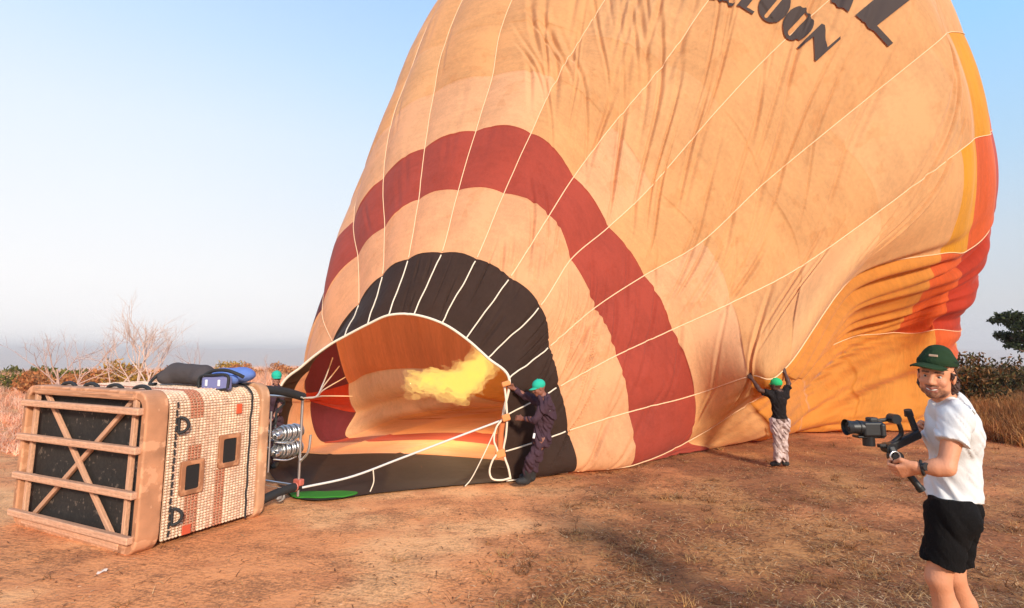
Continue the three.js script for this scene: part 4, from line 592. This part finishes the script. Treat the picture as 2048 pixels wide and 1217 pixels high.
{ // helper half hidden beyond the basket
  const d = 9.85, base = grounded(543, 930, d), P3 = (x, y, z = 0) => { const p = V(base.x + x, y, base.z + z); return [...pixel(p), -p.z * CP + (p.y - EYE) * SP]; };
  const f = figure('person', 'helper in a teal cap mostly hidden behind the basket beside the balloon mouth', {
    base, scale: 0.95, cell: 0.022, headCell: 0.008, handCell: 0.009, skin: lin(0.42, 0.19, 0.13), hair: darker, look: V(0.5, -0.1, 0.8),
    j: { head: P3(0, 1.585), neck: P3(-0.02, 1.40), chest: P3(-0.02, 1.18), pelvis: P3(-0.02, 0.86), sL: P3(0.14, 1.3, 0.08), sR: P3(-0.19, 1.3, -0.04), eL: P3(0.14, 1.02, 0.14), wL: P3(0.06, 0.86, 0.3), eR: P3(-0.24, 1.02, 0.0), wR: P3(-0.16, 0.84, 0.2), hL: P3(0.06, 0.82, 0.02), hR: P3(-0.1, 0.82), kL: P3(0.07, 0.45, 0.04), kR: P3(-0.11, 0.45, 0.02), aL: P3(0.07, 0.09), aR: P3(-0.12, 0.09), tL: P3(0.1, 0.035, 0.14), tR: P3(-0.12, 0.035, 0.14) },
    hand: { L: { to: P3(0.02, 0.8, 0.36), palm: V(-1, 0, 0), side: -1, curl: 0.6 }, R: { to: P3(-0.12, 0.78, 0.28), palm: V(1, 0, 0), side: 1, curl: 0.6 } },
  }), { J, mid, torso, cloth2 } = f;
  cloth2('overalls', [...torso(0.025, 1.05), cap(J.sL, J.eL, 0.075, 0.062, 0.05), cap(J.eL, mid(J.eL, J.wL, 0.9), 0.062, 0.05, 0.03, { flat: true }), cap(J.sR, J.eR, 0.075, 0.062, 0.05), cap(J.eR, mid(J.eR, J.wR, 0.9), 0.062, 0.05, 0.03, { flat: true }), cap(J.hL, J.kL, 0.11, 0.085, 0.05), cap(J.kL, J.aL, 0.085, 0.075, 0.04, { flat: true }), cap(J.hR, J.kR, 0.11, 0.085, 0.05), cap(J.kR, J.aR, 0.085, 0.075, 0.04, { flat: true })], 0.018, clothMat(lin(0.062, 0.032, 0.042)), 0.03, 6, [(x, y, z) => 0.06 - Math.hypot(x - J.neck.x, y - J.neck.y - 0.05, z - J.neck.z - 0.02)]);
  for (const k of ['L', 'R']) cloth2('boot', [cap(J['a' + k].clone().add(V(0, -0.02, 0)), J['t' + k].clone().add(V(0, 0.02, 0)), 0.055, 0.048, 0.03)], 0.014, blackMat, 0, 7, [(x, y) => 0.002 - y]);
  baseballCap(f, teal, 0);
}
// ---------------------------------------------------------------- plants
const leafGeo = (() => { const g = new THREE.BufferGeometry(); g.setAttribute('position', new THREE.Float32BufferAttribute([0, 0, 0, -0.5, 0.45, 0.1, 0.5, 0.45, 0.1, 0, 1, -0.05], 3)); g.setIndex([0, 2, 1, 1, 2, 3]); g.computeVertexNormals(); return g; })();
const leafMat = new THREE.MeshPhysicalMaterial({ color: 0xffffff, roughness: 0.8, side: THREE.DoubleSide, transmission: 0.25, thickness: 0, specularIntensity: 0.3 });
const Q = new THREE.Quaternion(), E = new THREE.Euler(), M4 = new THREE.Matrix4();
function leaves(name, parent, list, colours, R, mat = leafMat, geo = leafGeo) { // list of [point, length, width, dir?]
  const m = new THREE.InstancedMesh(geo, mat, list.length), c = new THREE.Color();
  list.forEach(([p, l, w, d], i) => { if (d) Q.setFromUnitVectors(Y1, d); else Q.setFromEuler(E.set(R() * 6.3, R() * 6.3, R() * 6.3)); m.setMatrixAt(i, M4.compose(p, Q, V(w, l, w))); c.copy(colours[Math.floor(R() * colours.length)]).multiplyScalar(0.75 + 0.5 * R()); m.setColorAt(i, c); });
  m.name = name; tag(m, null, null, null, 'stuff'); m.castShadow = m.receiveShadow = true; parent.add(m); return m;
}
function branches(R, base, height, spread, depth, r0, lean = V(0, 1, 0), droop = 0.12, kids = 3) { // list of tube geometries, and twig ends
  const out = [], ends = [];
  const grow = (p, d, L, r, k) => {
    const pts = [p.clone()], dir = d.clone(); let q = p.clone();
    for (let s = 0; s < 4; s++) { dir.add(V((R() - 0.5) * 0.34, (R() - 0.42) * 0.22, (R() - 0.5) * 0.34)).normalize(); q = q.clone().addScaledVector(dir, L / 4); pts.push(q); }
    const g = tube(pts, 1, k > 2 ? 6 : k > 1 ? 5 : 3, k > 1 ? 6 : 4), P0 = g.attributes.position, curve = new THREE.CatmullRomCurve3(pts, false, 'centripetal'), rs = g.parameters.radialSegments + 1;
    for (let i = 0; i < P0.count; i++) { const t = Math.floor(i / rs) / g.parameters.tubularSegments, c = curve.getPointAt(Math.min(1, t)), rr = r * (1 - 0.45 * t); P0.setXYZ(i, c.x + (P0.getX(i) - c.x) * rr, c.y + (P0.getY(i) - c.y) * rr, c.z + (P0.getZ(i) - c.z) * rr); }
    out.push(g); if (k <= 0) { ends.push([q, dir.clone()]); return; }
    const n = kids + (R() < 0.4 ? 1 : 0);
    for (let i = 0; i < n; i++) { const t = 0.45 + 0.55 * (i + R() * 0.6) / n, a = R() * 6.28, s = spread * (0.6 + 0.7 * R()), x = new THREE.Vector3().crossVectors(dir, Math.abs(dir.y) > 0.9 ? V(1, 0, 0) : Y1).normalize(), y = new THREE.Vector3().crossVectors(dir, x), nd = dir.clone().addScaledVector(x, Math.cos(a) * s).addScaledVector(y, Math.sin(a) * s).add(V(0, droop, 0)).normalize(); grow(curve.getPointAt(Math.min(1, t)), nd, L * (0.62 + 0.2 * R()), r * 0.58, k - 1); }
  };
  grow(base, lean.clone().normalize(), height, r0, depth); return [out, ends];
}
const barkPale = std(lin(0.60, 0.43, 0.35), 0.9), barkPink = std(lin(0.48, 0.30, 0.235), 0.9), barkDark = std(lin(0.13, 0.075, 0.05), 0.9);
function bareTree(label, px, d, hTop, seed, spread, kids, mat, stems = 1) { // leafless; hTop the photograph row of its top
  const R = rng(seed), g0 = grounded(px, 720, d, 0), base = V(g0.x, groundY(g0.x, g0.z), g0.z), top = at(px, hTop, d).y - base.y, t = thing('bare_tree', label, 'tree', base);
  let tw = [], trunks = [], hi = 0;
  for (let s = 0; s < stems; s++) { const [g] = branches(R, V((R() - 0.5) * 0.25, 0, (R() - 0.5) * 0.25), top * 0.36, spread, 4, 0.032 * top / 3.4, V((s - (stems - 1) / 2) * 0.7 + (R() - 0.5) * 0.2, 1, (R() - 0.5) * 0.3), 0.16, kids); trunks.push(g[0]); tw.push(...g.slice(1)); }
  for (const g of tw) { g.computeBoundingBox(); hi = Math.max(hi, g.boundingBox.max.y); } const k = top / hi; for (const g of [...trunks, ...tw]) g.scale(k, k, k); for (const g of trunks) part('trunk', g, mat, t);
  tag(part('branches', tw, mat, t), null, null, null, 'stuff'); return t;
}
bareTree('tallest leafless pale tree standing behind the basket, left of the balloon', 285, 17, 574, 11, 0.62, 3, barkPale, 2);
bareTree('smaller leafless pinkish tree leftmost behind the basket', 140, 19, 632, 23, 0.75, 2, barkPink, 3);
bareTree('slim leafless tree between the two larger bare trees', 213, 16, 655, 31, 0.55, 2, barkPale);
bareTree('thin leafless sapling behind the grey bag', 396, 21, 672, 47, 0.5, 2, barkPink);
bareTree('tiny leafless tree close to the left edge of the balloon', 542, 30, 705, 53, 0.6, 2, barkPink);
function bush(label, px, top, bottom, w, d, cols, seed, n, leaf, name = 'bush', cat = 'bush') {
  const R = rng(seed), a = at(px - w / 2, top, d), b = at(px + w / 2, bottom, d), base = V((a.x + b.x) / 2, groundY((a.x + b.x) / 2, b.z) - 0.02, b.z), t = thing(name, label, cat, base), width = b.x - a.x, h = a.y - base.y, list = [], lobes = [];
  for (let k = 0; k < 12; k++) lobes.push([V((R() - 0.5) * width * 0.8, h * (0.25 + 0.5 * R()), (R() - 0.5) * width * 0.5), h * (0.2 + 0.15 * R())]);
  for (let i = 0; i < n; i++) { const [c, r] = lobes[Math.floor(R() * lobes.length)], v = V(R() - 0.5, R() - 0.5, R() - 0.5).normalize().multiplyScalar(r * (0.55 + 0.5 * R())); list.push([c.clone().add(v).setY(Math.max(0.02, c.y + v.y)), leaf * (0.6 + 0.8 * R()), leaf * 0.5]); }
  const st = []; for (let k = 0; k < 7; k++) { const e = lobes[k][0]; st.push(tube([V(e.x * 0.2, 0, e.z * 0.2), e.clone().multiplyScalar(0.55), e], 0.02, 5, 8)); }
  tag(part('stems', st, barkDark, t), null, null, null, 'stuff'); leaves('foliage', t, list, cols, R); return t;
}
const OL = [lin(0.15, 0.14, 0.03), lin(0.24, 0.19, 0.04), lin(0.10, 0.10, 0.025)], YO = [lin(0.50, 0.27, 0.04), lin(0.42, 0.24, 0.05), lin(0.58, 0.33, 0.07), lin(0.30, 0.2, 0.05)], DG = [lin(0.06, 0.055, 0.018), lin(0.11, 0.085, 0.026), lin(0.045, 0.035, 0.014), lin(0.20, 0.10, 0.035), lin(0.27, 0.13, 0.045)], OR = [lin(0.55, 0.22, 0.08), lin(0.48, 0.17, 0.06), lin(0.62, 0.30, 0.11), lin(0.36, 0.16, 0.06)], RU = [lin(0.36, 0.14, 0.045), lin(0.26, 0.10, 0.035), lin(0.45, 0.21, 0.07), lin(0.17, 0.08, 0.03)];
bush('wide low olive green bush far left behind the basket', 112, 729, 765, 170, 30, OL, 61, 2600, 0.22);
bush('yellow olive bush behind the basket beside the tallest bare tree', 253, 712, 772, 70, 20, YO, 62, 1800, 0.15);
bush('yellowish bush just right of the bags, far behind', 460, 724, 750, 60, 40, YO, 63, 1200, 0.22);
bush('dark green bush at far left edge in the distance', 12, 735, 758, 60, 36, OL, 64, 900, 0.22);
bush('dark bush right behind the smiling man', 1945, 704, 775, 90, 19, DG, 65, 2600, 0.15);
bush('dark green bush below the acacia at the right edge', 2030, 712, 770, 90, 22, DG, 66, 2400, 0.15);
bush('brown shrub low at the right edge of the field', 1890, 745, 800, 70, 21, RU, 67, 1200, 0.14);
for (const [x, top, w, d, s] of [[90, 738, 130, 26, 71], [215, 728, 150, 24, 72], [330, 732, 150, 27, 73], [520, 724, 130, 38, 74], [590, 728, 80, 34, 75]]) bush({ 71: 'orange dry shrub in front of the wide olive bush', 72: 'orange dry shrub below the slim bare tree', 73: 'orange dry shrub behind the grey bag', 74: 'orange dry shrub far behind, right of the bags', 75: 'orange dry shrub touching the left edge of the balloon' }[s], x, top, 775, w, d, OR, s, 2200, 0.17, 'dry_shrub', 'shrub');
{ // acacia at the right edge
  const R = rng(81), d = 24, g0 = grounded(2120, 740, d), base = V(g0.x, groundY(g0.x, g0.z), g0.z), t = thing('acacia_tree', 'dark green acacia tree reaching in at the right edge', 'tree', base);
  const tip = (x, y, dd = d) => at(x, y, dd).sub(base), trunk = tube([V(0, 0, 0), V(-0.1, 1.0, 0), tip(2105, 690), tip(2085, 660)], 0.13, 8); part('trunk', trunk, barkDark, t);
  const lobes = [[1995, 638, 14], [2018, 630, 20], [2040, 640, 24], [2062, 632, 26], [2010, 668, 18], [2035, 676, 22], [2055, 668, 22], [2030, 655, 10], [2080, 650, 26], [2052, 695, 14], [2100, 640, 30], [2120, 665, 30], [2025, 690, 12]], br = [], list = [];
  for (const [x, y, r] of lobes) { const e = tip(x, y + r * 0.2, d + (R() - 0.5) * 2); br.push(tube([tip(2095, 680), tip((x + 2085) / 2, y + 14), e], 0.035, 5, 10)); const n = r * r * 1.7; for (let i = 0; i < n; i++) { const v = V(R() - 0.5, (R() - 0.5) * 0.6, R() - 0.5).normalize().multiplyScalar(r / F * d * Math.pow(R(), 0.4)); v.y *= 0.6; list.push([e.clone().add(v), 0.13 * (0.6 + 0.8 * R()), 0.07]); } }
  tag(part('branches', br, barkDark, t), null, null, null, 'stuff'); leaves('foliage', t, list, [lin(0.05, 0.07, 0.025), lin(0.08, 0.10, 0.035), lin(0.03, 0.04, 0.018)], R);
}
// grass: tufts of curved blades, and dry litter lying on the ground
function blade(h, w, bend) { const pos = [], idx = [], n = 4; for (let k = 0; k <= n; k++) { const t = k / n, x = bend * t * t, y = h * t * (1 - 0.25 * t * Math.abs(bend) / h), ww = w * (1 - t * 0.9); pos.push(-ww / 2, y, x, ww / 2, y, x); } for (let k = 0; k < n; k++) { const a = k * 2; idx.push(a, a + 1, a + 2, a + 1, a + 3, a + 2); } const g = new THREE.BufferGeometry(); g.setAttribute('position', new THREE.Float32BufferAttribute(pos, 3)); g.setIndex(idx); g.computeVertexNormals(); return g; }
const tuft = (() => { const R = rng(91), l = []; for (let i = 0; i < 16; i++) l.push(blade(0.55 + 0.45 * R(), 0.03, 0.2 + 0.4 * R()).rotateY(R() * 6.3).translate((R() - 0.5) * 0.25, 0, (R() - 0.5) * 0.25)); return join(l); })();
function field(name, label, list, cols, seed, geo = tuft, mat = leafMat) { const R = rng(seed), m = new THREE.InstancedMesh(geo, mat, list.length), c = new THREE.Color(); list.forEach(([x, z, s, h, rx], i) => { Q.setFromEuler(E.set(rx || 0, R() * 6.3, rx ? (R() - 0.5) * 0.5 : 0, 'YXZ')); m.setMatrixAt(i, M4.compose(V(x, groundY(x, z) - 0.01 + (rx ? 0.018 : 0), z), Q, V(s, h, s))); c.copy(cols[Math.floor(R() * cols.length)]).multiplyScalar(0.7 + 0.6 * R()); m.setColorAt(i, c); }); m.name = name; m.castShadow = m.receiveShadow = true; scene.add(m); return tag(m, label, 'grass', null, 'stuff'); }
{
  const R = rng(101), left = [], right = [], far = [];
  for (let i = 0; i < 5200; i++) { const d = 11.5 + 34 * Math.pow(R(), 1.2), x = -d * (0.62 + 0.9 * R()) ; if (x < -9.2 - 0.02 * d) left.push([x, -d, 0.5 + 0.4 * R(), (0.13 + 0.22 * R()) * (0.6 + 0.03 * d)]); }
  for (let i = 0; i < 5200; i++) { const d = 30 + 22 * R(), x = -d * (0.2 + 0.95 * R()); left.push([x, -d, 0.9, 0.5 + 0.5 * R()]); }
  field('dry_grass', 'pale orange dry grass on the left beyond the basket', left, [lin(0.84, 0.47, 0.30), lin(0.74, 0.36, 0.20), lin(0.90, 0.56, 0.38)], 102);
  for (let i = 0; i < 7500; i++) { const d = 11.5 + 26 * R(), x = d * (0.72 + 0.5 * R()), n = fbm(x * 0.5, d * 0.5, 3); if (x > 11.2 && n > 0.4) right.push([x, -d, 0.6 + 0.4 * R(), (0.22 + 0.62 * R()) * smooth(10, 18, d + 2) * (0.5 + n)]); }
  field('tall_dry_grass', 'tall brown and orange dry grass along the right edge', right, [...RU, ...RU, lin(0.48, 0.25, 0.09)], 103);
  for (let i = 0; i < 2600; i++) { const d = 32 + 18 * R(), x = d * (0.45 + 0.8 * R()); far.push([x, -d, 1.0, 0.7 + 0.8 * R()]); }
  field('scrub', 'brown scrub in the distance behind the balloon on the right', far, [...RU, ...DG], 104);
  const lit = [], lit2 = [], straw = blade(0.14, 0.006, 0.035), chip = blade(0.045, 0.014, 0.01);
  const inView = (x, d) => Math.abs(x) < d * 1.02 + 0.4;
  for (let i = 0; i < 125000; i++) { const d = 3.4 + 13 * Math.pow(R(), 1.5), x = (R() * 2 - 1) * (d * 1.0 + 0.3), m = grassMask(x, -d); if (inView(x, d) && R() < 0.04 + m * (0.25 + 0.75 * smooth(0.38, 0.62, fbm(x * 2.4, d * 2.4, 6)))) (R() < 0.7 ? lit : lit2).push([x, -d, 0.8 + 0.7 * R(), 0.5 + R(), 1.45 - 0.5 * R() * R()]); }
  const clod = (() => { const g = new THREE.IcosahedronGeometry(1, 1), a = g.attributes.position; for (let i = 0; i < a.count; i++) { const x = a.getX(i), y = a.getY(i), z = a.getZ(i), k = 0.7 + 0.6 * noise(x * 1.7 + 5, y * 1.7 + 5, z * 1.7 + 5); a.setXYZ(i, x * k, y * k * 0.6, z * k); } g.computeVertexNormals(); return g; })(), clods = [], stub = [];
  for (let i = 0; i < 5200; i++) { const d = 3.4 + 10 * Math.pow(R(), 1.4), x = (R() * 2 - 1) * (d + 0.3), s = 0.006 + 0.022 * Math.pow(R(), 5); clods.push([x, -d, s, s]); }
  for (let i = 0; i < 3000; i++) { const d = 3.4 + 13 * Math.pow(R(), 1.3), x = (R() * 2 - 1) * (d + 0.3), m = grassMask(x, -d) * smooth(0.42, 0.66, fbm(x * 1.5, d * 1.5, 14)) + (R() < 0.01 ? 1 : 0); if (R() < m) stub.push([x, -d, 0.28 + 0.2 * R(), 0.035 + 0.06 * R()]); }
  field('dirt_clods', 'small lumps of dry dirt scattered over the ground', clods, [lin(0.60, 0.24, 0.10), lin(0.42, 0.15, 0.06), lin(0.70, 0.34, 0.17), lin(0.24, 0.09, 0.04)], 107, clod, std(0xffffff, 0.95));
  field('grass_stubble', 'short stubble of cut dry grass in clumps on the right', stub, [lin(0.52, 0.28, 0.10), lin(0.38, 0.17, 0.055), lin(0.22, 0.09, 0.03)], 108);
  field('grass_litter', 'short dry straw lying all over the brown ground', lit, [lin(0.55, 0.30, 0.11), lin(0.40, 0.18, 0.06), lin(0.26, 0.10, 0.035), lin(0.66, 0.42, 0.20), lin(0.15, 0.055, 0.02)], 105, straw);
  field('leaf_litter', 'brown and pale scraps of leaf scattered on the ground', lit2, [lin(0.30, 0.13, 0.05), lin(0.14, 0.055, 0.025), lin(0.62, 0.40, 0.22), lin(0.20, 0.09, 0.04)], 106, chip);
}
{ const p = grounded(204, 1137, 5.2), g = new THREE.PlaneGeometry(0.08, 0.035, 6, 3), a = g.attributes.position; for (let i = 0; i < a.count; i++) a.setZ(i, 0.012 * Math.sin(a.getX(i) * 60) + 0.006 * Math.sin(a.getY(i) * 90)); g.rotateX(-Math.PI / 2).rotateY(0.3).translate(p.x, groundY(p.x, p.z) + 0.02, p.z); g.computeVertexNormals(); tag(part('paper_scrap', g, std(lin(0.72, 0.55, 0.44), 0.9)), 'small white scrap of paper on the dirt before the basket', 'litter'); }
renderer.render(scene, camera);
